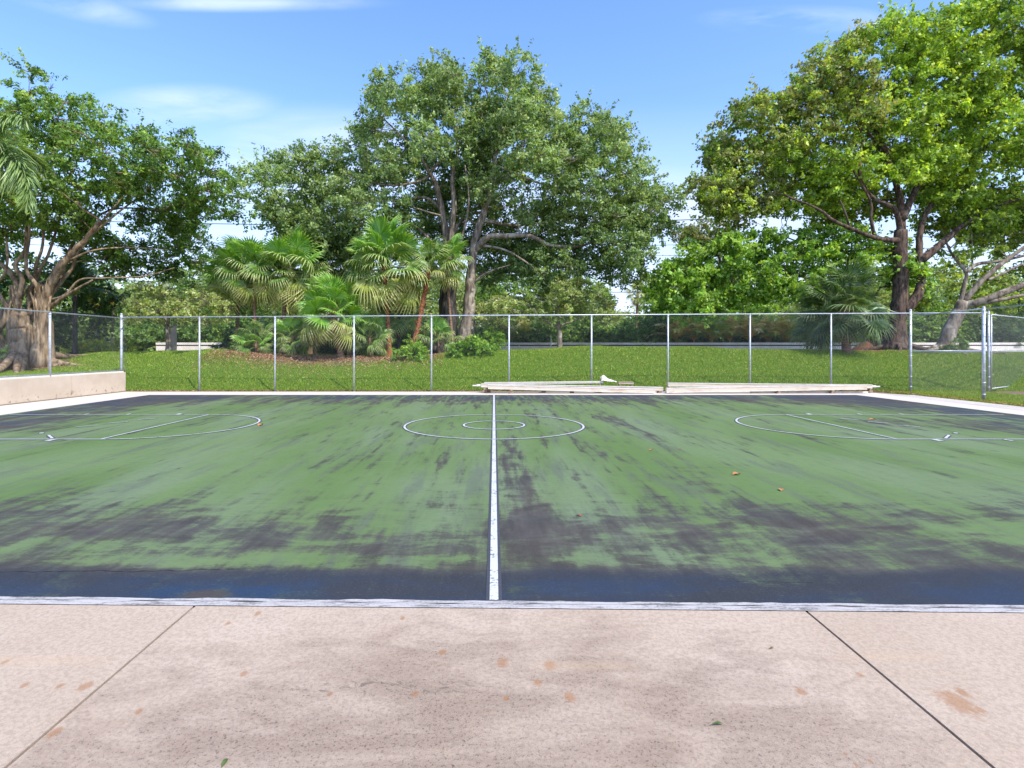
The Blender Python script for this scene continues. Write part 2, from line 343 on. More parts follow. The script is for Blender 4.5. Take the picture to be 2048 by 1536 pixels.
ii = np.arange((ny-1)*(nx-1)); r_, c_ = ii//(nx-1), ii % (nx-1); b_ = r_*nx+c_
m = Mat('lawn soil'); m.pos(); n1 = m.noise(.7, 5, .65); n2 = m.noise(22, 5, .7); n3 = m.noise(5, 5, .7)
g = m.mix(m.ramp(n2, .3, .7), (.05,.10,.012), (.11,.18,.022)); g = m.mix(m.math('MULTIPLY', m.ramp(n3, .55, .72), .5), g, (.16,.14,.05))
mul = m.mix(m.ramp(n2, .35, .65), (.075,.042,.030), (.34,.225,.17))
bed = m.spot(-7.2, 25.2, 6.6, 2.35, n3, .35); bed = m.math('MAXIMUM', bed, m.spot(-2.0, 26.3, 3.0, 1.5, n3, .5)); bed = m.math('MAXIMUM', bed, m.spot(16.4, 25.5, 3.2, 1.1, n3, .5)); bed = m.math('MAXIMUM', bed, m.spot(-19.5, 22.3, 3.2, 1.5, n3, .4))
bed = m.math('MAXIMUM', bed, m.ramp(m.Y, 31.5, 33))
bed = m.math('MAXIMUM', bed, m.math('MULTIPLY', m.ramp(m.math('ADD', m.Y, m.math('MULTIPLY', n3, .5)), 20.75, 20.95, 1, 0), .9))
M_SOIL = m.finish(m.mix(bed, g, mul), rough=.95, spec=.1, bump=n2, bstr=.6, bdist=.04)
o = quads('ground', np.stack([GX.ravel(), GY.ravel(), GZ.ravel()], 1), 4, M_SOIL, F=np.stack([b_, b_+1, b_+nx+1, b_+nx], 1), smooth=True); tag(o, kind='structure')

# ---------------------------------------------------------------- court, concrete, lines
def struct(mb, name, mat, **k):
    o = mb.build(name, mat, **k); return tag(o, kind='structure')
def near_y(x): return YN-.0185*x          # the near edge is laid slightly out of square
cv_, cf_ = [], []
nseg = 60
def strip_between(fy0, fy1, x0, x1, n, z):
    v = []; f = []
    for i in range(n+1):
        x = x0+(x1-x0)*i/n; v += [(x, fy0(x), z), (x, fy1(x), z)]
    for i in range(n): f.append((2*i, 2*i+2, 2*i+3, 2*i+1))
    return v, f
def left_x(y): return XL+(y-YF)*(-.025)
def right_x(y): return XR+(y-YF)*(-.012)
mb = MB()
v = []; f = []
NI, NJ = 40, 40
for j in range(NJ+1):
    for i in range(NI+1):
        t = j/NJ; yn = YN; y = yn+(YF-yn)*t; x = left_x(y)*(1-i/NI)+right_x(y)*i/NI
        y = near_y(x)*(1-t)+YF*t
        v.append((x, y, 0))
for j in range(NJ):
    for i in range(NI): a = j*(NI+1)+i; f.append((a, a+1, a+NI+2, a+NI+1))
mb.add(v, f); court = struct(mb, 'sports_court', M_COURT)
# near concrete walk in slabs with open joints
mb = MB()
joints = [-30, -5.42, -1.79, 1.83, 5.45, 30]
for a, b in zip(joints[:-1], joints[1:]):
    for (y0, y1) in ((-6, 1.0), (1.0, None)):
        g_ = .0075
        ya0 = y0+.004; 
        yb0 = (y1-.004) if y1 else near_y(a)-.085; yb1 = (y1-.004) if y1 else near_y(b)-.085
        p = [(a+g_, ya0), (b-g_, ya0), (b-g_, yb1), (a+g_, yb0)]
        mb.add([(x, y, -.1) for x, y in p]+[(x, y, .0) for x, y in p], [(3,2,1,0),(4,5,6,7),(0,1,5,4),(1,2,6,5),(2,3,7,6),(3,0,4,7)])
struct(mb, 'concrete_walk', M_CONC)
mb = MB(); mb.box(-30, 30, -6, 3.6, -.12, -.018); struct(mb, 'joint_filler', M_DARK)
# painted strip with ragged edges between court and walk
rr = random.Random(2); mb = MB(); v = []; f = []; n = 700
for i in range(n+1):
    x = -14+28*i/n; v += [(x, near_y(x)-.083+.004*mnoise.noise((x*9, 0, 0)), .003), (x, near_y(x)+.012+.016*mnoise.noise((x*2.2, 3, 0))+.008*mnoise.noise((x*11, 5, 0)), .003)]
for i in range(n): f.append((2*i, 2*i+2, 2*i+3, 2*i+1))
mb.add(v, f); struct(mb, 'painted_edge_strip', M_EDGE)
def ribbon(pts, wf, z, ends=True):
    v = []; f = []
    for i, p in enumerate(pts):
        a = np.array(pts[max(i-1, 0)]); b = np.array(pts[min(i+1, len(pts)-1)]); d = b-a; d = d/np.linalg.norm(d); nrm = np.array((-d[1], d[0]))
        w_ = wf(i/(len(pts)-1)); v += [(p[0]-nrm[0]*w_, p[1]-nrm[1]*w_, z), (p[0]+nrm[0]*w_, p[1]+nrm[1]*w_, z)]
    for i in range(len(pts)-1): f.append((2*i, 2*i+2, 2*i+3, 2*i+1))
    return v, f
M_CRACK = M_DARK
def crack(name, x0, y0, x1, y1, wd, z, seed, amp=.04, gaps=0):
    mb = MB(); n = 140; pts = []
    for i in range(n+1):
        t = i/n; x = x0+(x1-x0)*t; y = y0+(y1-y0)*t+amp*mnoise.noise((x*1.4, seed, 0))+amp*.4*mnoise.noise((x*9, seed, 2)); pts.append((x, y))
    mb.add(*ribbon(pts, lambda t: max(.0004, wd*(.6+1.2*mnoise.noise((t*40, seed, 1)))*min(1, 12*t, 12*(1-t)) if gaps == 0 else max(0, wd*(mnoise.noise((t*60*gaps, seed, 1))+.12)*2.4)), z))
    return struct(mb, name, M_CRACK)
crack('pavement_crack', -3.6, 3.80, -1.62, 3.83, .005, .0045, 1, .07)
crack('pavement_crack', 1.55, 3.655, 2.15, 3.62, .003, .0045, 5, .02)
crack('edge_crack', -6, near_y(-6)-.03, 6, near_y(6)-.028, .0045, .0065, 9, .014, gaps=1)
# far and side concrete
mb = MB()
FY1 = 20.28
def slab(p, z0=-.1, z1=.0): mb.add([(x, y, z0) for x, y in p]+[(x, y, z1) for x, y in p], [(3,2,1,0),(4,5,6,7),(0,1,5,4),(1,2,6,5),(2,3,7,6),(3,0,4,7)])
jx = [-13.52, -11.0, -7.4, -3.8, -1.75, 1.9, 5.5, 9.1, XR+.35]
for a, b in zip(jx[:-1], jx[1:]): slab([(a+.006, YF+.004), (b-.006, YF+.004), (b-.006, FY1), (a+.006, FY1)])
slab([(XR+.356, YF+.004), (14.1, YF+.004), (13.4, FY1-.3), (XR+.356, FY1)])
for (a, b) in ((-6, 1), (1, 4.6), (4.6, 8.2), (8.2, 11.8), (11.8, 15.4), (15.4, YF)):
    slab([(-13.52, a), (left_x(a)-.004, a), (left_x(b)-.004, b-.008), (-13.52, b-.008)])
    slab([(right_x(a)+.004, a), (14.25, a), (14.25, b-.008), (right_x(b)+.004, b-.008)])
struct(mb, 'concrete_border', M_CONCFAR)

LW = .0195
def painted(name, pts, closed=False, wd=LW):
    if closed: pts = pts+[pts[0], pts[1]]
    for (nm, mt, w_, z) in (('line_border', M_HALO, wd+.022, .004), (name, M_LINE, wd, .008)):
        mb = MB(); mb.add(*ribbon(pts, lambda t: w_, z)); o = mb.build(nm, mt); o['kind'] = 'structure'
CYc = 11.22
def arc(cx, cy, r, a0, a1, n=90): return [(cx+r*math.cos(R(a0+(a1-a0)*i/n)), cy+r*math.sin(R(a0+(a1-a0)*i/n))) for i in range(n+1)]
painted('center_line', [(.0, near_y(0)+.01), (.0, 9), (.0, 14), (.0, YF-.01)], wd=.027)
painted('center_circle', arc(0, CYc, 1.80, 0, 360, 160))
painted('inner_circle', arc(0, CYc, .615, 0, 360, 90))
for s in (-1, 1):
    FTX = 6.73 if s < 0 else 6.90
    ex = XL+.3 if s < 0 else XR-.3
    painted('key_line', [(s*FTX, CYc-1.80), (ex, CYc-1.80)]); painted('key_line', [(s*FTX, CYc+1.80), (ex, CYc+1.80)])
    painted('free_throw_line', [(s*FTX, CYc-1.77), (s*FTX, CYc+1.77)])
    painted('key_arc', arc(s*FTX, CYc, 1.80, 90*s*-1 if s > 0 else -90, (-270) if s > 0 else 90, 90))
    for k, xx in enumerate((7.5, 8.7, 9.7)):
        for sy in (-1, 1): painted('lane_mark', [(s*xx, CYc+sy*1.83), (s*xx, CYc+sy*1.98)], wd=.025 if k else .05)
    painted('lane_dash', [(s*(FTX+.9), CYc-1.7), (s*(FTX+1.25), CYc-1.35)]); 
    painted('lane_dash', [(s*(FTX+1.55), CYc-1.15), (s*(FTX+1.60), CYc-1.06)], wd=.03)
    for k in range(3): painted('lane_dash', [(s*(FTX+1.55-.25*k), CYc-.3+.55*k), (s*(FTX+1.3-.25*k), CYc-.05+.55*k)])

# ---------------------------------------------------------------- retaining wall on the left
mb = MB(); mb.box(-13.72, -13.53, -6, 20.25, -.25, .715); wl = mb.build('wall_panel', M_STUCCO, bevel=.012)
wr = empty('retaining_wall', (-13.62, 20, 0), 'peach stucco retaining wall along the left side of the court under the chain link fence', 'wall')
for o in (wl,): o.parent = wr; o.matrix_parent_inverse = Matrix.Translation(-wr.location)
mb = MB(); mb.box(-13.735, -13.60, -6, 20.24, .718, .752); o = mb.build('wall_cap', M_WHITEWALL, wr); o.matrix_parent_inverse = Matrix.Translation(-wr.location)

# ---------------------------------------------------------------- chain link fences
def fence(name, label, A, B, zb, zt, posts, ztA=None, mid=None, bottom_rail=None, postr=.03, corner=()):
    """A,B: 2D ends; zb(t)/zt(t) bottom and top of the mesh; posts: list of (t, radius, extra height)"""
    A = np.array(A, float); B = np.array(B, float); Ln = np.linalg.norm(B-A); d = (B-A)/Ln
    root = empty(name, (A[0], A[1], 0), label, 'fence'); org = (A[0], A[1], 0)
    def P(t, z): q = A+(B-A)*t; return (q[0], q[1], z)
    for (t, r, ex, z0) in posts:
        q = MB(); z1 = zt(t)+ex; q.tube([P(t, z0), P(t, z1)], r, 12)
        q.tube([P(t, z1), P(t, z1+r*.7), P(t, z1+r*1.1)], [r*1.12, r*.9, r*.25], 12)
        q.tube([P(t, zt(t)-.07), P(t, zt(t)-.045)], r*1.25, 12)
        if r > .035:
            for k in range(7): zz = z0+.25+k*(z1-z0-.4)/7; q.tube([P(t, zz), P(t, zz+.025)], r*1.18, 12)
        q.build('post', M_STEEL, root, org, smooth=True)
    off = np.array((-d[1], d[0]))*0
    q = MB(); q.tube([P(0, zt(0)), P(.5, zt(.5)), P(1, zt(1))], .021, 10); q.build('top_rail', M_STEEL, root, org, smooth=True)
    for nm, z in (('mid_rail', mid), ('bottom_rail', bottom_rail)):
        if z: q = MB(); q.tube([P(0, z(0)), P(1, z(1))], .02, 10); q.build(nm, M_STEEL, root, org, smooth=True)
    # woven wire: 50 mm diamonds; each wire is a thin three sided prism
    sp = .072; V = []; rw = .0013; nrm = np.array((-d[1], d[0], 0)); fo = -.034 if True else 0
    def Q(s, z, o=0): t = min(max(s/Ln, 0), 1); p = A+d*s; return np.array((p[0]+nrm[0]*o, p[1]+nrm[1]*o, z))
    H = zt(.5)-zb(.5); k = -int(H/sp)-2
    s = -H-.1
    while s < Ln+.1:
        for sg in (1, -1):
            # line from (s, bottom) rising to the side sg
            s0, s1 = (s, s+H) if sg > 0 else (s+H, s)
            a0, a1 = 0.0, 1.0
            # clip to 0..Ln
            def cl(v0, v1):
                lo, hi = 0.0, 1.0
                for (e, sgn) in ((0, 1), (Ln, -1)):
                    f0 = (v0-e)*sgn; f1 = (v1-e)*sgn
                    if f0 < 0 and f1 < 0: return None
                    if f0 < 0: lo = max(lo, -f0/(f1-f0))
                    elif f1 < 0: hi = min(hi, f0/(f0-f1))
                return lo, hi
            c = cl(s0, s1)
            if not c or c[1]-c[0] < .01: continue
            ends = []
            for u in c:
                ss = s0+(s1-s0)*u; tt = ss/Ln; z = zb(tt)+(zt(tt)-zb(tt))*u; ends.append(Q(ss, z, -.026 if sg > 0 else -.031))
            e = ends[1]-ends[0]; e /= np.linalg.norm(e); u_ = np.cross(e, nrm); u_ /= np.linalg.norm(u_)
            ring = [u_*rw, -u_*rw*.5+nrm*rw*.87, -u_*rw*.5-nrm*rw*.87]
            for j in range(3):
                r0, r1 = ring[j], ring[(j+1) % 3]; V += [ends[0]+r0, ends[0]+r1, ends[1]+r1, ends[1]+r0]
        s += sp
    quads('wire_mesh', np.array(V), 4, M_WIRE, root, origin=org)
    return root
BX = [(p-CX)*20.5/FPX for p in (243, 399, 550, 708, 863, 1018, 1183, 1336, 1500, 1662, 1821)]
x0, x1 = BX[0], BX[-1]
posts = []
for i, x in enumerate(BX):
    t = (x-x0)/(x1-x0); big = i in (0, 10); posts.append((t, .046 if big else .031, .10 if big else -.02, -.1))
ztb = lambda t: 2.745+.155*t
back = fence('chain_link_fence', 'long galvanised chain link fence across the far side of the court before the bank', (x0, 20.5), (x1, 20.5), lambda t: .03, ztb, posts)
LX = -13.62
lt = lambda t: 2.70-.06*(1-t)
lposts = [((y-2.0)/(20.4-2.0), .034, -.02, .70) for y in (2.05, 4.9, 7.9, 10.9, 13.9, 16.9)]
left = fence('chain_link_fence', 'chain link fence standing on top of the peach retaining wall at left', (LX, 2.0), (LX, 20.4), lambda t: .79, lt, lposts, bottom_rail=lambda t: .79)
# right side fence, coming forward from the corner post; its first bay has a mid rail
right = fence('chain_link_fence', 'chain link fence coming forward from the right corner post beside the court', (15.47, 20.38), (15.06, 16.95), lambda t: .05, lambda t: 2.78+.02*t, [(1.0, .047, .02, -.1)], mid=lambda t: 1.44+.03*t)
rf2 = fence('chain_link_fence', 'nearest bays of chain link fence leaving the frame at the right edge of the photo', (15.06, 16.85), (14.7, 8.0), lambda t: .05, lambda t: 2.80, [(.36, .034, -.02, -.1), (.72, .034, -.02, -.1)])
outb = fence('chain_link_fence', 'short bay of chain link fence continuing past the right corner post to the gate post', (15.6, 20.5), (18.22, 20.3), lambda t: .05, lambda t: 2.90, [(1.0, .04, .03, -.1)], mid=lambda t: 1.50)
gate = fence('chain_link_gate', 'chain link gate leaf with mid and bottom rails swung open behind the right fence', (18.30, 20.28), (21.6, 22.4), lambda t: .12+.03*t, lambda t: 2.83, [(0.004, .024, -.02, .10), (1.0, .024, -.02, .12)], mid=lambda t: 1.50, bottom_rail=lambda t: .11+.03*t)
gate['category'] = 'gate'

# ---------------------------------------------------------------- low white wall beyond the bank
wx0, wx1 = at(312, 0, 34)[0], at(2300, 0, 34)[0]
lw = empty('low_wall', (0, 34, 1.2), 'low cream wall with a thin cap running behind the bank under the hedges', 'wall')
mb = MB(); mb.box(wx0, wx1, 34.0, 34.25, 1.0, 1.78); mb.build('wall_panel', M_WHITEWALL, lw, (0, 34, 1.2))
mb = MB(); mb.box(wx0, wx1, 34.06, 34.25, 1.782, 1.85); mb.build('painted_cap_shadow', M_DARK, lw, (0, 34, 1.2))  # dark strip painted in for the shadow below the wall cap
mb = MB(); mb.box(wx0, wx1, 33.97, 34.3, 1.852, 1.99); mb.build('wall_cap', M_WHITEWALL, lw, (0, 34, 1.2))

# ---------------------------------------------------------------- vegetation helpers
def unit(v): return v/np.maximum(np.linalg.norm(v, axis=-1, keepdims=True), 1e-9)
def in_poly(p, poly):
    x, y = p; c = False; n = len(poly)
    for i in range(n):
        (x1, y1), (x2, y2) = poly[i], poly[(i+1) % n]
        if (y1 > y) != (y2 > y) and x < (x2-x1)*(y-y1)/(y2-y1)+x1: c = not c
    return c
def edge_dist(p, poly):
    best = 1e9; p = np.array(p, float)
    for i in range(len(poly)):
        a = np.array(poly[i], float); b = np.array(poly[(i+1) % len(poly)], float); t = np.clip(np.dot(p-a, b-a)/np.dot(b-a, b-a), 0, 1)
        best = min(best, np.linalg.norm(p-(a+(b-a)*t)))
    return best
def crown_blobs(poly, y, thick, rpx, n, seed, holes=(), flat=.8, back=(), sprays=()):
    """leaf masses filling a crown whose silhouette at distance y is poly (photo pixels); the crown is as deep as thick says"""
    rg = random.Random(seed); x0 = min(p[0] for p in poly); x1 = max(p[0] for p in poly); y0 = min(p[1] for p in poly); y1 = max(p[1] for p in poly)
    cand = []
    for _ in range(n*60):
        p = (rg.uniform(x0, x1), rg.uniform(y0, y1))
        if not in_poly(p, poly): continue
        e = edge_dist(p, poly); r = rg.uniform(*rpx)
        if e < r*.55: 
            if e < rpx[0]*.5: continue
            r = e/.6
        if any(math.hypot((p[0]-h[0])/h[2], (p[1]-h[1])/h[3]) < 1 for h in holes): continue
        cand.append((p[0], p[1], r, e))
    if not cand: return []
    out = [cand[0]]; em = max(c[3] for c in cand)
    res = []
    while len(out) < n and len(cand) > 1:
        best = None; bd = -1
        for c in rg.sample(cand, min(24, len(cand))):
            d = min(math.hypot(c[0]-o[0], c[1]-o[1])/(.5*(c[2]+o[2])) for o in out[-260:])
            if d > bd: bd = d; best = c
        out.append(best)
    for (px, py, r, e) in out:
        tk = thick*math.sqrt(min(1, e/em*1.3+.06)); dy = rg.uniform(-1, 1)*tk
        if any(math.hypot((px-h[0])/h[2], (py-h[1])/h[3]) < 1 for h in back): dy = .9+abs(dy)*.8
        c = at(px, py, y)
        rw = r*y/FPX
        res.append((c[0], y+dy, c[2], rw, rw*rg.uniform(.9, 1.2), rw*flat*rg.uniform(.85, 1.1)))
    for (px, py, r) in sprays:
        c = at(px, py, y+rg.uniform(-1, 1)); rw = r*y/FPX; res.append((c[0], c[1], c[2], rw, rw, rw*.85))
    return res
def leaf_quads(C, Nn, L, Wd, rng, droop=0.0):
    """one folded-diamond leaf at each centre C with normal-ish Nn"""
    n = len(C); t = unit(np.cross(Nn, rng.normal(size=(n, 3)))); t[:, 2] -= droop; t = unit(t); b = unit(np.cross(Nn, t))
    L = L[:, None]; Wd = Wd[:, None]
    v = np.stack([C-t*L*.5, C-t*L*.05+b*Wd*.5, C+t*L*.5-Nn*L*.08, C-t*L*.05-b*Wd*.5], 1)
    return v.reshape(-1, 3)
def foliage(blobs, leaf, per_m2, pal, seed, cl_r=.34, cl_n=22, droop=.25, shell=.55, shoots=.12, bias=None, up=.45):
    """clusters of leaves through the blobs. pal: list of (rgb, weight). returns verts, tints"""
    rng = np.random.default_rng(seed); VV = []; TT = []
    cols = np.array([p[0] for p in pal]); wts = np.array([p[1] for p in pal], float); wts /= wts.sum()
    for (cx, cy, cz, rx, ry, rz) in blobs:
        area = 4*math.pi*((rx*ry+rx*rz+ry*rz)/3); nc = max(4, int(area*per_m2)); c0 = np.array((cx, cy, cz))
        d = unit(rng.normal(size=(nc, 3))); rr_ = rng.uniform(shell, 1.0, nc)**.7
        cc = c0+d*rr_[:, None]*np.array((rx, ry, rz)); nlf = rng.integers(int(cl_n*.5), int(cl_n*1.5), nc)
        idx = np.repeat(np.arange(nc), nlf); m_ = len(idx)
        sig = cl_r*rng.uniform(.6, 1.25, nc)
        q = unit(rng.normal(size=(m_, 3)))*(rng.uniform(0, 1, m_)**.5)[:, None]*sig[idx][:, None]*np.array((1, 1, .62)); 
        sh = rng.random(nc) < shoots; q = np.where(sh[idx][:, None], d[idx]*rng.uniform(-.3, 2.0, m_)[:, None]*sig[idx][:, None]+q*.35+np.array((0,0,1))*(rng.uniform(0, .8, m_)*sig[idx])[:, None], q)
        C = cc[idx]+q; out_ = unit(C-c0)
        Nn = unit(out_*.45+np.array((0, 0, up))+rng.normal(size=(m_, 3))*.5)
        Lf = leaf[0]*rng.uniform(.65, 1.3, m_); Wf = leaf[1]*rng.uniform(.7, 1.25, m_)
        VV.append(leaf_quads(C, Nn, Lf, Wf, rng, droop))
        w2 = wts
        if bias is not None: w2 = bias(c0, wts.copy()); w2 = w2/w2.sum()
        bt = cols[rng.choice(len(cols), nc, p=w2)]; own = cols[rng.choice(len(cols), m_, p=w2)]
        t = bt[idx]*.7+own*.3; t = t*rng.uniform(.72, 1.25, m_)[:, None]*rng.uniform(.85, 1.15, nc)[idx][:, None]*rng.uniform(.9, 1.1)
        TT.append(t)
    return np.concatenate(VV), np.concatenate(TT)
def smooth_path(pts, k=4, wob=0, seed=0):
    P = [np.array(p, float) for p in pts]
    if len(P) < 2: return P
    P = [2*P[0]-P[1]]+P+[2*P[-1]-P[-2]]; out = []
    for i in range(1, len(P)-2):
        for j in range(k):
            t = j/k; a, b, c, d = P[i-1:i+3]
            q = .5*((2*b)+(-a+c)*t+(2*a-5*b+4*c-d)*t*t+(-a+3*b-3*c+d)*t**3); out.append(q)
    out.append(P[-2])
    if wob:
        for i in range(1, len(out)-1):
            v = mnoise.noise_vector((i*.7+seed*3.1, seed*1.7, 0)); out[i] = out[i]+np.array(v)*wob
    return out
def make_tree(name, label, cat, y, limbs, blobs, leaf, pal, bk, seed, per_m2=1.3, group=None, roots=0, base_r=None, twigs=True, mat=None, cl_r=.34, cl_n=22, shoots=.12, droop=.25, bias=None, leafmat=None, up=.45, shell=.55, brr=1.0, flare=1.5, extra=None):
    """limbs: list of (list of (px, py, dy), r_start, r_end); first limb is the trunk and stands on the ground"""
    rg = random.Random(seed); mb = MB(); nodes = []
    p0 = limbs[0][0][0]; b = at(p0[0], p0[1], y+p0[2]); gz = float(hgt(b[0], b[1])); base = (b[0], b[1], gz)
    for li, (pts, r0, r1) in enumerate(limbs):
        P = [at(px, py, y+dy) for (px, py, dy) in pts]
        if li == 0 or pts[0][1] > 660: P[0][2] = float(hgt(P[0][0], P[0][1]))-.1
        S = smooth_path(P, 5, r0*.18, seed+li); n = len(S); rad = []
        for i in range(n):
            t = i/(n-1); r = r0+(r1-r0)*t**.8
            if (li == 0 or pts[0][1] > 660) and t < .22: r *= 1+(flare-1)*(1-t/.22)**2
            r *= 1+.10*mnoise.noise((i*.8, seed+li, 0)); rad.append(r)
        mb.tube([tuple(s) for s in S], rad, 14 if r0 > .15 else 8)
        for i, s in enumerate(S):
            if li > 0 or i > n*.45: nodes.append((s, rad[i]))
    for k in range(roots):
        a = 2*math.pi*k/roots+rg.uniform(-.3, .3); ln = rg.uniform(1.0, 1.9)*flare; br = limbs[0][1]
        pts = []
        for j in range(7):
            t = j/6; rr_ = br*.5+ln*t; x = base[0]+math.cos(a+.35*t*math.sin(k))*rr_; yy = base[1]+math.sin(a+.35*t*math.sin(k))*rr_
            pts.append((x, yy, float(hgt(x, yy))+br*.95*(1-t)**2.6+.02-.06*t))
        mb.tube(pts, [br*.30*(1-.85*j/6) for j in range(7)], 8)
    if twigs:
        for bi, (cx, cy, cz, rx, ry, rz) in enumerate(blobs):
            c = np.array((cx, cy, cz))
            cost = [np.linalg.norm(c-s)+(1.3*max(0, s[2]-cz)) - min(r, .2)*2 for s, r in nodes]
            j = int(np.argmin(cost)); s, r = nodes[j]; dist = np.linalg.norm(c-s)
            if dist > .5:
                mid = (s+c)/2+np.array((rg.uniform(-.12, .12), rg.uniform(-.12, .12), rg.uniform(.02, .16)))*dist
                ra = max(.016, min(r*.6, (.018+.014*dist)*brr)); S = smooth_path([s, mid, c], 5, .05*min(dist, 3), bi)
                rads = [ra*(1-.72*i/(len(S)-1)) for i in range(len(S))]
                mb.tube([tuple(q) for q in S], rads, 6, cap=False)
                if dist < 6: nodes += [(S[k], rads[k]) for k in range(2, len(S), 2)]
            for k in range(5):
                d = unit(np.array((rg.gauss(0, 1), rg.gauss(0, 1), rg.gauss(.25, .8)))); e = c+d*np.array((rx, ry, rz))*rg.uniform(.75, 1.0)
                mm = (c+e)/2+np.array((rg.uniform(-.1, .1), rg.uniform(-.1, .1), rg.uniform(-.05, .15)))
                mb.tube([tuple(c), tuple(mm), tuple(e)], [.016*brr, .010*brr, .004], 4, cap=False)
    root = empty(name, base, label, cat, group)
    mb.build('trunk', bk, root, base, smooth=True)
    V, T = foliage(blobs, leaf, per_m2, pal, seed, cl_r=cl_r, cl_n=cl_n, shoots=shoots, droop=droop, bias=bias, up=up, shell=shell)
    quads('crown', V, 4, leafmat or M_LEAF, root, T, origin=base)
    return root
def shrub(name, label, px, py, y, w, h, n, leaf, pal, seed, cat='shrub', group=None, depth=None, per_m2=6, cl_r=.16, cl_n=16, kind=None, dz=0, up=.45):
    """a leafy mass standing on the ground; px, py: its base centre; w, h in photo pixels"""
    s = y/FPX; c = at(px, py, y); rg = random.Random(seed); W = w*s; H = h*s; D = depth or min(W*.6, 2.2); z0 = float(hgt(c[0], y)); H = max(.3, EYE+(HY-(py-h))*s-z0)
    blobs = []
    for i in range(n):
        u = rg.uniform(-.5, .5); vv = rg.uniform(-.5, .5); f = math.sqrt(max(0, 1-(2*u)**2*.75)); r = min(H*.38, W*.25)*rg.uniform(.7, 1.15)
        zt = H*f*rg.uniform(.35, 1.0); blobs.append((c[0]+u*max(W-2*r, 0), y+vv*D, z0+max(zt-r*.9, r*.4), r, r, r*.9))
    root = empty(name, (c[0], y, z0), label, cat, group)
    mb = MB()
    for (bx, by, bz, r, _, _) in blobs: mb.tube([(c[0]+(bx-c[0])*.4, y+(by-y)*.4, z0-.05), ((bx+c[0])/2, (by+y)/2, z0+(bz-z0)*.5), (bx, by, bz+r*.3)], [.03, .02, .008], 5, cap=False)
    mb.build('stem', B_OAKDARK, root, (c[0], y, z0), smooth=True)
    V, T = foliage(blobs, leaf, per_m2, pal, seed, cl_r=cl_r, cl_n=cl_n, shoots=.15, up=up, shell=.5)
    quads('foliage', V, 4, M_LEAF, root, T, origin=(c[0], y, z0))
    return root

# ---- palms
def fan_leaf_mesh(name, seed, rad=1.0, nseg=34, span=290, split=.45, droop=.5, pet=1.0, stiff=False, tint=((.06,.13,.02), (.11,.20,.035)), tipcol=(.30,.32,.12)):
    """petiole along +X from the origin, blade of folded segments at its end, tips hanging"""
    rng = np.random.default_rng(seed); V = []; T = []
    c = np.array((pet, 0, -.06*pet))
    # petiole
    k = 4
    for i in range(k):
        t0, t1 = i/k, (i+1)/k; w0, w1 = .022*(1-.4*t0), .022*(1-.4*t1); z = lambda t: -.06*pet*t*t
        for s in ((0, 1), (1, 0)):
            o0 = np.array((0, s[0]*w0, s[1]*w0)); o1 = np.array((0, s[0]*w1, s[1]*w1)); a = np.array((pet*t0, 0, z(t0))); b = np.array((pet*t1, 0, z(t1)))
            V += [a-o0, a+o0, b+o1, b-o1]; T.append((.14, .17, .05))
    cup = rng.uniform(.15, .4)
    for i in range(nseg):
        a = R(-span/2+span*(i+.5)/nseg); da = R(span/nseg)*.5
        L = rad*(.80+.20*math.cos(a*.55))*rng.uniform(.92, 1.05); col = np.array(tint[0])*(1-(q := rng.random()))+np.array(tint[1])*q
        fr = [0, .18, split, split+.22*(1-split)*1.6, .86, 1.0]; prev = None
        dirx = np.array((math.cos(a), math.sin(a), 0)); perp = np.array((-math.sin(a), math.cos(a), 0)); curl = rng.uniform(.75, 1.25)*(droop if abs(a) < 2.4 else droop*1.3)
        for j, f in enumerate(fr):
            r_ = L*f
            if f <= split: w_ = math.tan(da)*r_*.98; fold = .5*w_
            else: w_ = math.tan(da)*L*split*(1-(f-split)/(1-split))**.7*.85; fold = .4*w_
            x = max(0, (f-split*.8)/(1-split*.8)); 
            dz = -curl*L*.75*x**1.7+cup*L*.25*math.sin(min(1, f)*1.5); rr_ = r_*(1-.30*curl*x**1.5)
            p = c+dirx*rr_+np.array((0, 0, dz))
            cur = (p-perp*w_+np.array((0,0,-fold)), p+np.array((0,0,fold)), p+perp*w_+np.array((0,0,-fold)))
            if prev is not None:
                V += [prev[0], prev[1], cur[1], cur[0]]; V += [prev[1], prev[2], cur[2], cur[1]]
                tc_ = col*(1-.0) if f < .8 else col*.45+np.array(tipcol)*.55
                T += [tc_*1.0, tc_*.95]
            prev = cur
    V = np.array(V); T = np.array(T)
    o = quads(name, V, 4, M_FROND, None, T); me = o.data; bpy.data.objects.remove(o); return me
FAN_G = [fan_leaf_mesh('fan frond', 10+i, .95, 26, 290, .46, .55+.15*i, 1.15, tint=((.055,.115,.018), (.15,.23,.05)), tipcol=(.36,.38,.16)) for i in range(3)]
FAN_Y = [fan_leaf_mesh('yellowing fan frond', 20+i, .95, 26, 280, .40, 1.0, 1.15, tint=((.15,.19,.035), (.30,.32,.08)), tipcol=(.50,.46,.22)) for i in range(2)]
FAN_B = [fan_leaf_mesh('bright fan frond', 30+i, .95, 28, 300, .55, .35, 1.1, tint=((.070,.17,.016), (.17,.31,.045)), tipcol=(.26,.36,.10)) for i in range(3)]
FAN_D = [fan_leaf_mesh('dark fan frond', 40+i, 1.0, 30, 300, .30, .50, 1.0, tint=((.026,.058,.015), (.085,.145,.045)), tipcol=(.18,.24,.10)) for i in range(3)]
FAN_X = [fan_leaf_mesh('dead fan frond', 50+i, .9, 26, 240, .35, 1.1, 1.0, tint=((.20,.15,.07), (.34,.27,.14)), tipcol=(.42,.34,.19)) for i in range(1)]
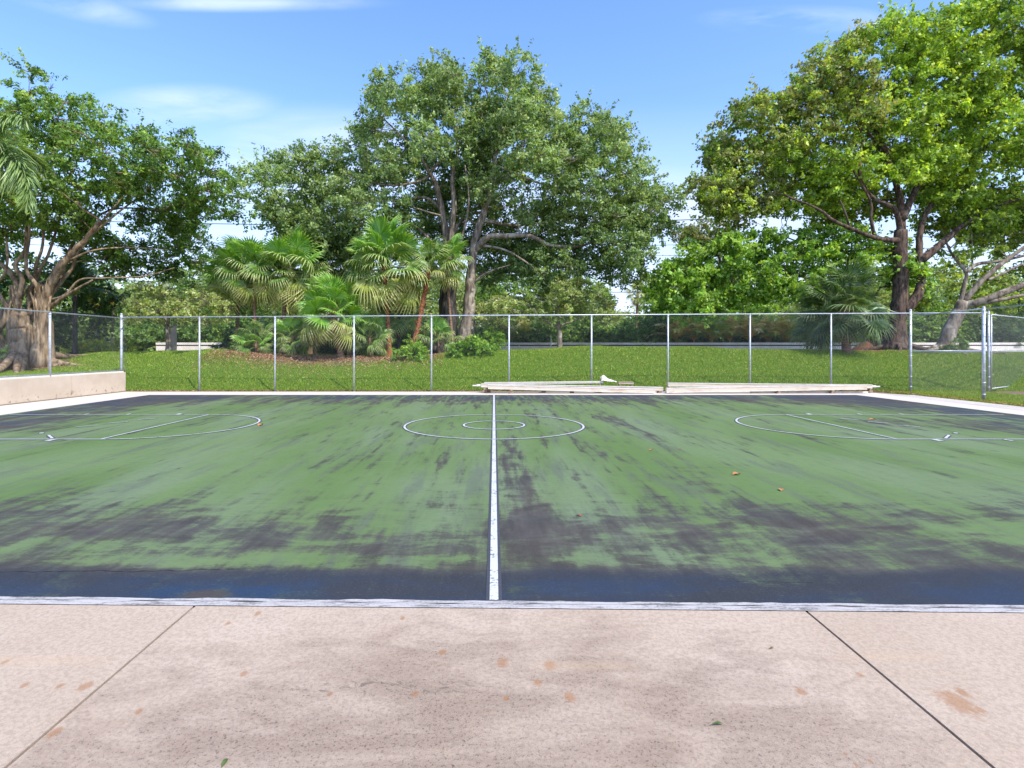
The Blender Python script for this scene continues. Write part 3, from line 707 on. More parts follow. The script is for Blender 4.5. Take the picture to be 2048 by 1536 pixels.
def feather_mesh(name, seed, L=3.0, leaflet=.6, n=60, arch=.5, plumose=False, tint=((.07,.14,.03), (.14,.22,.05)), w=.03, hang=.4, rach=(.20,.22,.07)):
    rng = np.random.default_rng(seed); V = []; T = []; P = []
    for i in range(25):
        t = i/24; ang = R(38)-arch*2.4*t**1.35
        if i == 0: p = np.zeros(3)
        else: p = P[-1]+np.array((math.cos(ang), 0, math.sin(ang)))*L/24
        P.append(p)
    P = np.array(P)
    for i in range(24):
        r0, r1 = .028*(1-i/26), .028*(1-(i+1)/26)
        for o in (np.array((0,1,0)), np.array((0,0,1))): V += [P[i]-o*r0, P[i]+o*r0, P[i+1]+o*r1, P[i+1]-o*r1]; T.append(rach)
    for i in range(n):
        t = .16+.84*(i+.5)/n; f = t*24; k = min(23, int(f)); p = P[k]+(P[k+1]-P[k])*(f-k); d = unit(P[k+1]-P[k])
        ll = leaflet*math.sin(min(1, (t-.08)*1.25+.12)*math.pi*.86+.15)*rng.uniform(.85, 1.1)+.08
        upv = np.array((-d[2], 0, d[0]))
        for s in ((-1, 1) if not plumose else (-1, 1, -.5, .5, -.15, .15)):
            if plumose: a = rng.uniform(0, 2*math.pi); side = np.array((0, math.cos(a), 0))+upv*math.sin(a)
            else: side = np.array((0, s, 0))+upv*rng.uniform(.1, .45)
            dr = unit(side*1.0+d*rng.uniform(.55, .95)); col = np.array(tint[0])*(1-(q := rng.random()))+np.array(tint[1])*q
            wv = unit(np.cross(dr, upv+rng.normal(size=3)*.3)); pts = []
            for j in range(4):
                u = j/3; pts.append((p+dr*ll*u*(1-.12*hang*u)+np.array((0,0,-1))*hang*ll*u**2*rng.uniform(.8, 1.1), w*(.55, 1, .7, .04)[j]))
            for j in range(3):
                a_, wa = pts[j]; b_, wb = pts[j+1]; V += [a_-wv*wa, a_+wv*wa, b_+wv*wb, b_-wv*wb]; T.append(col*(.9+.15*j))
    o = quads(name, np.array(V), 4, M_FROND, None, np.array(T)); me = o.data; bpy.data.objects.remove(o); return me
def add_frond(root, me, loc, az, el, scale, roll=0, name='frond'):
    o = bpy.data.objects.new(name, me); COL.objects.link(o); o.parent = root; o.location = loc
    o.rotation_euler = (Matrix.Rotation(az, 4, 'Z') @ Matrix.Rotation(-el, 4, 'Y') @ Matrix.Rotation(roll, 4, 'X')).to_euler(); o.scale = (scale,)*3; return o
def fan_palm(label, px, py, top, y, kinds, n, scale, seed, trunk_r=.11, bk=None, group='fan palms in the mulch bed', boots=0, lean=0, elr=(-55, 80), heads=None):
    """px,py base pixel; top=(px,py) of the crown's heart"""
    rg = random.Random(seed); b = at(px, py, y); gz = float(hgt(b[0], y)); tp = at(top[0], top[1], y+lean); base = (b[0], y, gz)
    root = empty('fan_palm', base, label, 'palm tree', group)
    mid = (np.array(base)+tp)/2+np.array((rg.uniform(-.08, .08), 0, 0)); S = smooth_path([np.array((b[0], y, gz-.1)), mid, tp], 7, .012, seed)
    mb = MB(); rad = [trunk_r*(1.35-.5*min(1, i/4))*(1+.06*math.sin(i*5)) for i in range(len(S))]; mb.tube([tuple(s) for s in S], rad, 12)
    if boots:
        L = len(S)-1
        for k in range(boots):
            t = 1-(k/boots)*.92; i = min(L-1, int(t*L)); s = S[i]+(S[i+1]-S[i])*(t*L-i); a = k*2.4; d = np.array((math.cos(a), math.sin(a), .9))
            mb.beam(s+np.array((d[0], d[1], 0))*trunk_r*.6, s+d*trunk_r*1.9, .075, .025)
    mb.build('trunk', bk or B_PALM, root, base, smooth=False)
    tl = tp-np.array(base)
    n = int(n*1.6); scale *= 1.08
    for i in range(n):
        u = (i+.5)/n; el = R(elr[1]+(elr[0]-elr[1])*u**.85); az = i*2.39996+rg.uniform(-.25, .25)
        kk = kinds[0] if u < .35 else (kinds[1] if u < .75 else kinds[2]); me = rg.choice(kk)
        add_frond(root, me, tuple(tl+np.array((0, 0, -.25*u))), az, el, scale*rg.uniform(.72, 1.12), rg.uniform(-.7, .7))
    return root

# ---------------------------------------------------------------- trees
P_OAK = [((.090,.145,.045), 4), ((.138,.200,.072), 4), ((.20,.265,.110), 2.6), ((.27,.32,.16), 1.1), ((.050,.085,.026), 1.2)]
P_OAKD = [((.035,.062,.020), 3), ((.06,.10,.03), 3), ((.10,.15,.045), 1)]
P_FICUS = [((.070,.130,.026), 4), ((.115,.195,.036), 4), ((.18,.27,.050), 2.4), ((.26,.33,.07), .7), ((.035,.070,.016), 2)]
P_LIME = [((.135,.215,.024), 4), ((.21,.305,.034), 3.2), ((.31,.385,.055), 1.6), ((.085,.150,.022), 2.2), ((.060,.105,.020), 1), ((.155,.160,.060), 0)]
P_BRIGHT = [((.105,.195,.024), 4), ((.16,.265,.036), 4), ((.24,.33,.06), 2), ((.042,.10,.016), 1.5)]
P_SOFT = [((.16,.21,.075), 4), ((.23,.275,.10), 3), ((.30,.32,.14), 1.4), ((.075,.12,.03), 2)]
P_PALEY = [((.20,.245,.085), 4), ((.28,.31,.13), 3), ((.13,.18,.05), 2)]
P_HEDGE = [((.055,.11,.024), 4), ((.11,.18,.040), 4), ((.19,.27,.075), 2), ((.028,.055,.015), 1.5)]
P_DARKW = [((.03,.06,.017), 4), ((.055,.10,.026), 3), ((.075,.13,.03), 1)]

# central pair of big trees
polyA = [(515,345),(545,318),(600,298),(650,290),(712,305),(704,235),(740,195),(800,165),(850,150),(866,108),(908,104),(918,150),(960,150),(990,300),(990,430),(935,520),(870,470),(800,505),(720,520),(620,515),(545,495),(516,430)]
holesA = [(905,250,26,22),(925,430,30,34),(868,415,22,18)]
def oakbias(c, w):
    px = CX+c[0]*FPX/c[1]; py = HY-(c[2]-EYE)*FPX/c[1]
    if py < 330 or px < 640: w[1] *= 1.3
    if py > 440: w[4] *= 2; w[3] *= .5; w[2] *= .7  # darker leaf weights low down put the crown's interior shade into the colour
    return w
blobsA = crown_blobs(polyA, 28.5, 3.6, (30, 52), 128, 3, holesA, back=[(893,450,60,115),(800,400,80,22)], sprays=[(888,116,16),(872,140,18),(905,130,15),(760,192,14),(720,215,16),(560,334,14),(525,352,14),(640,296,14),(600,306,12),(528,420,16),(850,158,14),(690,296,12)])
make_tree('oak_tree', 'tall tree with a dark furrowed upright trunk and pale forking limbs above the palms', 'tree', 28, [
    ([(896,690,0),(896,620,0),(897,560,0),(898,520,0)], .52, .36),
    ([(898,535,0),(893,480,.1),(884,420,.2),(872,370,.1),(862,345,0),(878,325,-.3)], .24, .07),
    ([(899,530,0),(903,470,-.2),(908,410,-.5),(905,350,-.4),(915,300,-.5),(905,220,-.6)], .20, .05),
    ([(899,500,0),(915,450,.3),(940,430,.6),(962,424,.8),(1010,415,1)], .12, .05),
    ([(884,420,.2),(850,395,.5),(800,402,.7),(740,395,1.0),(660,385,1)], .11, .03),
    ([(862,350,0),(830,365,-.3),(770,370,-.8),(690,350,-1.2)], .085, .025),
    ([(870,370,.1),(845,320,-.6),(800,270,-1),(760,230,-1)], .09, .03),
    ([(898,540,0),(925,470,-.8),(938,400,-1.2),(930,330,-1.4)], .09, .03),
    ([(896,560,0),(860,480,.8),(800,440,1.6),(700,440,2.4),(620,430,2.6)], .12, .03)],
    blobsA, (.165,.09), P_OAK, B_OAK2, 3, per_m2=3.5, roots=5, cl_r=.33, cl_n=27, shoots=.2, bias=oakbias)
polyB = [(955,190),(960,135),(1000,112),(1035,148),(1070,156),(1108,195),(1112,245),(1160,220),(1205,213),(1245,262),(1275,305),(1292,355),(1322,355),(1332,405),(1348,440),(1322,480),(1282,478),(1295,545),(1285,575),(1240,575),(1205,545),(1165,540),(1140,570),(1100,590),(1040,560),(960,560),(940,500),(960,430),(940,330)]
holesB = [(1090,330,34,16),(1030,390,30,14),(1170,370,30,12),(990,440,14,20),(1200,420,14,12)]
blobsB = crown_blobs(polyB, 28.2, 3.8, (30, 52), 150, 7, holesB, back=[(975,450,50,125),(1060,480,85,36)], sprays=[(1003,128,16),(985,140,14),(1034,152,14),(1072,166,13),(1098,190,14),(1165,222,14),(1200,222,14),(1240,262,14),(1275,312,14),(1312,362,15),(1330,400,14),(1336,440,14),(1320,466,12),(1285,545,14),(1255,560,12)])
make_tree('oak_tree', 'big tree with a pale curved leaning trunk just right of the dark trunk', 'tree', 27.6, [
    ([(925,676,0),(938,620,0),(940,570,0),(945,510,0),(962,440,0),(985,365,0),(992,300,.2),(1005,220,.3)], .36, .07),
    ([(950,500,0),(975,475,-.3),(1010,472,-.6),(1060,472,-.8),(1100,490,-.6),(1160,492,0),(1220,470,.4)], .19, .04),
    ([(956,490,0),(1010,500,-.5),(1060,530,-.7),(1090,560,-.6)], .08, .02),
    ([(942,570,0),(975,545,-.4),(1020,530,-.8)], .09, .02),
    ([(985,370,0),(1040,340,.6),(1100,320,.9),(1160,330,1)], .08, .02),
    ([(960,450,0),(900,430,.4),(905,480,.2)], .04, .02),
    ([(990,330,.2),(1060,360,1),(1140,380,1.6),(1240,385,2)], .09, .025),
    ([(960,440,0),(1040,450,1.2),(1130,430,2.2),(1240,440,2.4)], .11, .03),
    ([(1000,240,0),(975,190,-.4),(965,150,-.6)], .05, .015), ([(1000,240,0),(1060,220,-.4),(1080,180,-.6)], .05, .015)],
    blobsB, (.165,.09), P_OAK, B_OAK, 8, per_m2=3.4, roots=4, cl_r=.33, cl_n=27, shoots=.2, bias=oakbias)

# banyan-like ficus on the left
polyF = [(-110,240),(-60,215),(20,208),(70,222),(84,170),(96,148),(118,160),(134,205),(165,192),(190,235),(235,262),(262,240),(300,248),(318,290),(352,258),(385,262),(392,300),(428,296),(452,345),(430,372),(470,385),(502,392),(480,425),(430,440),(415,470),(445,505),(400,535),(360,545),(330,572),(280,560),(215,552),(165,520),(110,490),(40,480),(-110,500)]
holesF = [(345,462,34,14),(150,300,16,10),(300,525,22,16),(250,470,22,10),(330,345,28,12),(410,345,14,16),(240,300,16,10),(200,380,16,8),(400,450,20,12),(95,215,10,22),(330,280,14,14)]
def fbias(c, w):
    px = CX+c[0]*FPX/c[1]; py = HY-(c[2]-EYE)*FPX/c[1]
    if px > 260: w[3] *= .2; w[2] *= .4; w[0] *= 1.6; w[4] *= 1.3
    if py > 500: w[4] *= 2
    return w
blobsF = crown_blobs(polyF, 22.6, 3.2, (28, 48), 215, 11, holesF, flat=.6, back=[(95,555,130,75)], sprays=[(92,158,12),(100,178,14),(112,200,18),(170,206,15),(188,228,16),(178,200,10),(268,258,16),(290,262,12),(362,270,16),(385,268,11),(412,312,17),(440,304,12),(446,350,15),(455,392,16),(480,398,14),(498,392,10),(440,425,16),(470,430,12),(432,505,14),(410,540,16),(385,575,14),(330,300,14),(20,212,14),(45,214,12)])
def deeper(b, k): f = (b[1]+k)/b[1]; return (b[0]*f, b[1]*f, EYE+(b[2]-EYE)*f, b[3]*f, b[4], b[5]*f)
blobsF = [deeper(b, 4.6*max(0, min(1, (b[0]+17.5)/4))*max(0, min(1, (8.2-b[2])/2))) for b in blobsF]     # lower right crown pushed back so the sun reaches the pale tree
fl = [([(46,728,0),(48,690,0),(40,655,0),(46,620,0)], .62, .30)]
for (a, r0, r1) in (([(40,660,0),(36,610,-.2),(38,575,-.1),(20,545,0),(-10,520,.1),(-60,480,0)], .16, .07), ([(36,600,-.2),(45,560,-.3),(30,530,-.4),(50,500,-.3),(52,440,-.4)], .11, .05),
    ([(85,700,0),(90,650,0),(88,610,0),(100,575,-.1),(112,545,-.2),(135,515,-.3),(160,490,-.4),(200,440,-.5)], .30, .07), ([(100,590,0),(125,560,.2),(145,535,.3),(160,500,.2),(240,400,0)], .10, .035),
    ([(92,620,0),(120,600,-.3),(150,580,-.5),(185,560,-.7)], .10, .03), ([(80,615,0),(75,575,-.3),(55,545,-.4),(52,515,-.5),(58,480,-.5),(60,420,-.4)], .10, .04),
    ([(60,630,0),(58,590,.2),(70,560,.2),(72,530,.1),(85,490,0),(90,400,.3)], .10, .04), ([(30,640,0),(5,600,-.2),(-8,570,-.2),(5,555,-.3),(15,520,-.4),(12,470,-.3)], .09, .04),
    ([(100,600,0),(130,590,-.3),(160,560,-.4),(210,556,-.5),(290,552,.6),(350,535,1.6)], .06, .015), ([(140,520,-.3),(190,500,-.5),(260,495,.8),(340,500,2)], .05, .015),
    ([(0,600,.2),(-30,560,.3),(-70,520,.3)], .12, .06), ([(65,640,.2),(66,590,.4),(80,540,.5),(100,500,.6),(130,400,.8)], .10, .04), ([(160,490,-.4),(230,430,.2),(300,380,1.6),(380,330,2.4)], .06, .015),
    ([(52,440,-.4),(80,350,-.2),(100,250,0)], .06, .02), ([(120,560,.2),(150,480,1.2),(220,420,1.8),(330,420,2)], .08, .03),
    ([(20,730,.3),(6,690,.2),(-6,665,.1),(10,640,0),(20,600,0)], .16, .10), ([(110,728,-.2),(90,708,-.1),(66,685,0),(55,650,0)], .16, .12), ([(-30,735,0),(-20,700,.1),(0,660,.2),(5,620,.2)], .14, .09)):
    fl.append((a, r0, r1))
rgF = random.Random(5)
for k in range(14):
    x = rgF.uniform(15, 100); fl.append(([(x+rgF.uniform(-10, 10), 725, rgF.uniform(-.3, .3)), (x+rgF.uniform(-5, 5), 670, rgF.uniform(-.35, .1)), (x+rgF.uniform(-6, 6), 620, rgF.uniform(-.35, .2)), (x+rgF.uniform(-14, 20), 570, rgF.uniform(-.3, .3))], .085, .035))
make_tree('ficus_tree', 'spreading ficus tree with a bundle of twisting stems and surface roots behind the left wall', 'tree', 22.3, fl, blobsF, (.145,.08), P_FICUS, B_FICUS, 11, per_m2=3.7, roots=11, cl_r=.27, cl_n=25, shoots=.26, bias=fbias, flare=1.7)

# right-hand giant
polyC = [(1378,372),(1402,345),(1430,330),(1415,285),(1440,245),(1478,205),(1520,192),(1560,178),(1610,145),(1640,98),(1690,75),(1740,62),(1800,48),(1850,42),(1900,25),(1945,-5),(2010,-40),(2110,-70),(2190,40),(2200,300),(2180,460),(2100,500),(2010,490),(1940,470),(1890,475),(1850,440),(1800,420),(1740,450),(1690,455),(1640,445),(1570,440),(1530,430),(1500,455),(1440,450),(1400,420)]
holesC = [(1700,300,30,20),(1980,250,16,14),(1890,220,20,10),(1560,345,18,10),(1960,380,20,10)]
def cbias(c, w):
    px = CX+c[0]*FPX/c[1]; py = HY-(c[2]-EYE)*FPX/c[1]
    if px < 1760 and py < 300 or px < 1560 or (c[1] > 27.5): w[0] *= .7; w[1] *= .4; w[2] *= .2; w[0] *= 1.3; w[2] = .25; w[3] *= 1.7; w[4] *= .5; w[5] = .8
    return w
blobsC = crown_blobs(polyC, 27.2, 3.4, (32, 58), 290, 13, holesC, flat=.62, back=[(1795,500,60,70),(1740,440,70,40)], sprays=[(1392,358,16),(1384,378,13),(1400,400,14),(1425,300,16),(1432,250,14),(1475,210,16),(1520,196,14),(1608,132,14),(1640,100,14),(1700,74,15),(1760,60,14),(1960,0,22),(1930,20,18),(1440,440,16),(1480,455,14)])
treeC = [([(1792,690,0),(1795,640,0),(1800,590,0),(1801,520,0),(1802,460,0)], .40, .27),
    ([(1808,625,-.1),(1835,590,-.2),(1842,560,-.1),(1838,510,.1),(1842,455,.2),(1870,400,.3),(1930,360,.6)], .25, .08),
    ([(1843,520,0),(1880,490,0),(1920,455,.1),(1980,418,.3),(2050,395,.6)], .20, .07),
    ([(1802,470,0),(1790,420,-.3),(1745,395,-.5),(1720,350,-.6),(1725,280,-.4)], .15, .05),
    ([(1800,480,0),(1760,478,-.5),(1720,465,-.8),(1665,440,-1),(1640,420,-1.1),(1570,390,-1.2)], .14, .04),
    ([(1750,475,-.4),(1742,440,-.6),(1740,400,-.7),(1700,330,-.9)], .10, .04), ([(1700,458,-.8),(1692,430,-1),(1680,400,-1.1)], .06, .03),
    ([(1802,460,0),(1800,400,.4),(1770,300,.8),(1730,220,1),(1700,140,1)], .20, .04), ([(1802,440,0),(1840,360,.8),(1880,260,1.2),(1920,120,1.4)], .18, .04),
    ([(1800,500,0),(1740,500,.6),(1650,500,1),(1560,470,1.4)], .09, .03), ([(1770,300,.8),(1740,270,.4),(1720,230,0),(1710,190,0)], .07, .03), ([(1730,260,.8),(1640,260,.8),(1540,280,.8),(1450,310,.8)], .09, .03),
    ([(1900,230,1),(2000,180,.6),(2100,120,.4)], .10, .03), ([(1960,430,.3),(2100,340,.8),(2200,240,.8)], .12, .03)]
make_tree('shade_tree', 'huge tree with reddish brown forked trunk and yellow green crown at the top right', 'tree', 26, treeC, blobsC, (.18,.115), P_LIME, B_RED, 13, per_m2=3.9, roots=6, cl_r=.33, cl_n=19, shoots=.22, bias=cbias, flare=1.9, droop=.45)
polyG = [(1352,470),(1375,440),(1420,432),(1470,445),(1480,470),(1430,500),(1380,510),(1352,500)]
P_OLIVE = [((.10,.13,.035), 3), ((.14,.17,.055), 2), ((.16,.145,.055), 1.5), ((.05,.075,.02), 2)]
blobsG = crown_blobs(polyG, 37, 1.5, (18, 30), 16, 14)
make_tree('olive_tree', 'olive brown leaved tree whose crown hangs beside the gap of sky right of centre', 'tree', 37.5, [([(1490,690,0),(1480,600,0),(1440,520,0),(1420,480,0)], .16, .05), ([(1460,560,0),(1500,470,0)], .07, .03)], blobsG, (.2,.12), P_OLIVE, B_RED, 14, per_m2=3.4, cl_r=.32, cl_n=20, shoots=.2)

# bright green lower tree in front of the giant
polyD = [(1296,560),(1330,520),(1350,490),(1400,478),(1440,470),(1500,452),(1560,462),(1610,455),(1650,445),(1700,450),(1740,478),(1800,490),(1848,520),(1866,556),(1820,590),(1760,580),(1700,555),(1640,575),(1600,610),(1550,600),(1500,615),(1430,640),(1360,650),(1300,620)]
blobsD = crown_blobs(polyD, 26.9, 1.2, (20, 36), 140, 17, [(1730,520,14,10),(1600,520,14,10)], flat=.6)
make_tree('maple_tree', 'bright green layered tree spreading low in front of the huge tree', 'tree', 27.2, [([(1768,692,.3),(1762,640,.2),(1740,590,0),(1700,556,-.2),(1620,545,-.3),(1540,560,-.3)], .16, .05), ([(1640,548,-.3),(1560,575,-.4),(1470,580,-.3),(1390,590,-.2)], .07, .02), ([(1700,556,-.2),(1650,500,0),(1560,490,0)], .07, .02), ([(1745,598,0),(1780,550,-.2),(1820,530,-.3)], .06, .02)],
    blobsD, (.20,.12), P_BRIGHT, B_RED, 17, per_m2=3.8, cl_r=.29, cl_n=20, shoots=.15, droop=.35)

# leaning tree at far right
polyE = [(1870,505),(1900,440),(1950,425),(2020,450),(2100,470),(2250,430),(2350,520),(2200,600),(2100,560),(2040,530),(1990,500),(1930,520),(1885,530)]
blobsE = crown_blobs(polyE, 26.5, 2.4, (14, 28), 84, 19, [(1990,490,26,12)], flat=.5)
P_SPARSE = [((.07,.12,.025), 4), ((.11,.17,.035), 3), ((.22,.27,.04), 2)]
make_tree('leaning_tree', 'leaning tree with long mossy limbs stretching to the right edge beyond the side fence', 'tree', 26, [
    ([(1888,696,0),(1900,660,0),(1915,630,0),(1926,605,0)], .34, .24),
    ([(1920,615,0),(1928,570,.1),(1932,545,.1),(1905,510,.2),(1890,480,.3)], .12, .04), ([(1930,545,.1),(1955,528,.1),(2000,522,0),(2060,508,-.2),(2140,480,-.3)], .10, .04),
    ([(1926,605,0),(1960,565,-.2),(2000,530,-.3),(2048,495,-.4),(2120,450,-.4)], .15, .06), ([(1975,560,-.2),(2000,550,-.2),(2048,528,-.3),(2130,510,-.2)], .07, .03),
    ([(1926,612,0),(1970,600,-.5),(2020,580,-.8),(2080,560,-1),(2200,540,-1)], .20, .10), ([(1935,612,0),(1990,602,-.7),(2048,590,-1),(2120,575,-1.2)], .12, .05), ([(1945,540,0),(1944,500,.2),(1942,440,.3)], .05, .02)],
    blobsE, (.19,.11), P_SPARSE, B_OAK, 19, per_m2=3.0, roots=8, cl_r=.28, cl_n=16, flare=2.1)

# small light-leaved trees
def small(label, poly, y, n, seed, limbs, pal, leaf=(.13,.065), nm='young_tree', per=4.2, rp=(14, 28), thick=1.8, bk=B_OAK, holes=(), fl=.6, cr=.22, cn=24, grp=None):
    return make_tree(nm, label, 'tree', y, limbs, crown_blobs(poly, y, thick, rp, n, seed, holes, flat=fl), leaf, pal, bk, seed, per_m2=per, cl_r=cr, cl_n=cn, shoots=.2, up=.6, group=grp)
small('small tree with a flat pale yellow green crown behind the fence left of the palms', [(244,610),(262,582),(300,568),(350,572),(400,578),(440,590),(462,612),(450,645),(400,655),(350,652),(300,650),(262,645)], 24.9, 84, 23,
      [([(337,700,0),(337,670,0),(333,650,0)], .13, .10), ([(334,655,0),(310,630,0),(280,615,0)], .07, .02), ([(335,652,0),(345,620,-.4),(390,600,-.5),(430,610,-.5)], .07, .02), ([(335,650,0),(325,610,.5),(330,590,.6)], .05, .02)], P_PALEY)
small('small soft green tree with a straight trunk right of the big leaning trunk', [(948,640),(960,600),(1010,590),(1060,590),(1100,565),(1150,548),(1190,560),(1215,590),(1250,620),(1272,640),(1220,650),(1150,640),(1100,650),(1040,645),(990,660)], 27.4, 96, 29,
      [([(1120,690,0),(1119,660,0),(1115,635,0),(1112,600,0)], .13, .07), ([(1117,655,0),(1085,640,0),(1030,620,0),(980,620,0)], .06, .02), ([(1118,652,0),(1150,640,0),(1190,620,0)], .06, .02), ([(1114,620,0),(1140,580,.3),(1160,565,.3)], .05, .02)], P_SOFT)
# trees further back
bgs = [
 ('shade_tree','dark rounded tree far behind the pale flat crowned tree', [(380,650),(385,580),(410,545),(450,535),(520,530),(560,600),(560,690),(380,690)], 40, 50, 31, P_HEDGE),
 ('shade_tree','yellow green bushy tree standing behind the fan palm trunks', [(600,690),(600,600),(660,580),(760,560),(860,560),(940,570),(960,640),(960,690)], 42, 70, 37, P_SOFT),
 ('shade_tree','green tree showing between the leaning trunk and the gap of sky', [(940,600),(960,560),(1040,545),(1130,550),(1190,555),(1225,590),(1220,640),(1100,660),(960,660)], 44, 50, 41, P_FICUS),
 ('shade_tree','dense green tree far back right of the gap of sky', [(1290,680),(1300,560),(1340,520),(1420,480),(1500,500),(1560,560),(1600,600),(1600,690)], 41, 70, 43, P_BRIGHT),
 ('shade_tree','pale green tree behind the dark fan palm on the right', [(1560,690),(1580,600),(1640,570),(1750,560),(1850,590),(1870,690)], 40, 60, 47, P_SOFT),
 ('shade_tree','yellow topped tree seen under the leaning limbs at right', [(1850,690),(1840,560),(1890,505),(1960,500),(1990,520),(2060,560),(2150,540),(2300,560),(2300,690)], 38, 90, 53, [((.12,.18,.035),4),((.20,.25,.05),3),((.33,.36,.04),1.2),((.06,.10,.02),2)]),
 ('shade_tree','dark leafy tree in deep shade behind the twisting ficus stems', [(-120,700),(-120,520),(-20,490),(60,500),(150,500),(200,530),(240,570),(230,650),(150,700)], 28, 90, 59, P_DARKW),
 ('shade_tree','mid green tree far back between the ficus and the fan palms', [(180,640),(200,600),(250,600),(300,600),(380,590),(400,560),(430,600),(430,690),(180,690)], 44, 50, 61, P_HEDGE)]
for (nm, lb, poly, y, n, sd_, pal) in bgs:
    cxp = sum(p[0] for p in poly)/len(poly); top = min(p[1] for p in poly)
    make_tree(nm, lb, 'tree', y, [([(cxp, 692, 0), (cxp+4, 640, 0), (cxp-3, (640+top)/2, 0)], .22, .08)], crown_blobs(poly, y, 2.6, (16, 32), n, sd_, flat=.75), (.24,.14), pal, B_OAKDARK, sd_, per_m2=2.3, cl_r=.38, cl_n=17, shoots=.15)

# far wood closing the horizon
rg = random.Random(71); bl = []
for i in range(240):
    px = rg.uniform(-300, 2500); y = rg.uniform(47, 56)
    if 1190 < px < 1310: continue
    c = at(px, rg.uniform(575, 650), y); r = rg.uniform(1.1, 1.8); bl.append((c[0], y, c[2], r, r, r)); bl.append((c[0], y, rg.uniform(1.8, 3.2), 1.6, 1.3, 1.4))
for i in range(460):
    px = rg.uniform(-1300, 3300); y = rg.uniform(62, 80)
    if 1205 < px < 1300: hh = rg.uniform(640, 665)
    else: hh = rg.uniform(552, 655)
    r = rg.uniform(1.3, 2.3); c = at(px, hh, y); bl.append((c[0], y, c[2], r, r, r)); bl.append((c[0]+rg.uniform(-2, 2), y, rg.uniform(1.6, 3.4), 2.0, 1.6, 1.6))
V, T = foliage(bl, (.40,.25), .9, P_HEDGE+P_SOFT, 71, cl_r=.75, cl_n=11, shoots=.1)
tag(quads('far_wood', V, 4, M_LEAF, None, T, origin=(0, 70, 1.2)), 'distant wood closing the view behind the wall and hedges', 'trees', kind='stuff')

# ---------------------------------------------------------------- hedges and shrubs
GH = 'hedge shrubs behind the low wall'
for i, (px, w_, h_, pal, lb) in enumerate([
    (285, 90, 62, P_HEDGE, 'dark green shrub just right of the left corner post'), (390, 90, 60, P_HEDGE, 'dark green shrub behind the low wall right of the pale tree'), (455, 90, 80, P_FICUS, 'brighter green shrub left of the palm group'),
    (1010, 80, 55, P_SOFT, 'light green shrub behind the low wall right of the clipped bush'), (1085, 90, 70, P_HEDGE, 'dark shrub behind the small straight trunk'), (1165, 90, 60, P_HEDGE, 'dark hedge shrub right of the small straight trunk'),
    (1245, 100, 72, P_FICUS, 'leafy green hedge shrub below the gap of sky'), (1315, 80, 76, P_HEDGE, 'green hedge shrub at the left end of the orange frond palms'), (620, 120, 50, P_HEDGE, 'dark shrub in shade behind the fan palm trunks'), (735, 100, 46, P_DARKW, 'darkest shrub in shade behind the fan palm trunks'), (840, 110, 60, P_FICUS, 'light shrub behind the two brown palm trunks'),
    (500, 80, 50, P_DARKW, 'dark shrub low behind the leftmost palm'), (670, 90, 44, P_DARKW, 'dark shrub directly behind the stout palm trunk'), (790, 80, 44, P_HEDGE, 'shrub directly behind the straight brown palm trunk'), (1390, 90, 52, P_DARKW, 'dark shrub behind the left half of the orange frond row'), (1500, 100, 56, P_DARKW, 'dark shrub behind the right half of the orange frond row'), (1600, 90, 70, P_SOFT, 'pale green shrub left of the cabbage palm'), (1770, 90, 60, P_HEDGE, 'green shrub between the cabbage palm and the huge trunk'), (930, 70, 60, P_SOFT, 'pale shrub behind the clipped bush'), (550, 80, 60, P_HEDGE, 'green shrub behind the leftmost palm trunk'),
    (1860, 110, 90, P_FICUS, 'green shrub mass behind the right corner post'), (1960, 120, 70, P_DARKW, 'dark shrub behind the leaning trunk'), (2070, 140, 90, P_HEDGE, 'shrub mass at the right edge behind the open gate')]):
    shrub('hedge_shrub', lb, px, 692, (32.6 if 480 < px < 900 else (38.5 if px in (1390, 1500) else 36.0))+.4*(i % 3), w_*1.6, h_+6, 26, (.17,.10), pal, 100+i, group=GH, per_m2=3.2, cl_r=.24, cl_n=15)
shrub('clipped_bush', 'rounded clipped bush of glossy bright green leaves beside the dark trunk', 948, 706, 24.3, 112, 40, 34, (.11,.06), P_BRIGHT, 130, per_m2=9, cl_r=.13, cl_n=16, depth=1.2)
shrub('leafy_shrub', 'loose green shrub at the foot of the reddish leaning palm', 822, 711, 24.1, 82, 36, 20, (.12,.055), P_BRIGHT, 131, per_m2=8, cl_r=.15, cl_n=13, depth=1.0)
shrub('leafy_shrub', 'dark green shrub on the lawn edge left of the fan palms', 488, 700, 26.5, 56, 44, 18, (.12,.07), P_HEDGE, 132, per_m2=7, cl_r=.15)
P_CROTON = [((.30,.33,.04), 3), ((.42,.40,.06), 2), ((.16,.24,.04), 3), ((.07,.14,.03), 2)]
for i, (px, w_, h_) in enumerate(((150, 60, 34), (195, 60, 36), (245, 60, 30))):
    shrub('croton_shrub', ('yellow green shrub nearest the ficus roots behind the left fence', 'yellow green shrub in front of the pale thin palm trunks', 'yellow green shrub directly behind the left corner post')[i], px, 704, 27.5, w_, h_, 14, (.15,.07), P_CROTON, 140+i, group='yellow shrubs behind the left fence', per_m2=6)
shrub('leafy_shrub', 'green creeper growing round the foot of the leaning trunk at right', 1915, 697, 25.2, 56, 26, 14, (.11,.06), P_HEDGE, 150, per_m2=8, cl_r=.13, depth=.6)
shrub('leafy_shrub', 'green plant between the ficus roots at the left edge', 15, 722, 21.9, 46, 40, 10, (.12,.06), P_BRIGHT, 151, per_m2=7, cl_r=.14)
shrub('leafy_shrub', 'light green strappy plant above the clipped bush', 985, 690, 27, 60, 40, 14, (.3,.05), P_BRIGHT, 152, per_m2=5, cl_r=.2, cl_n=10)

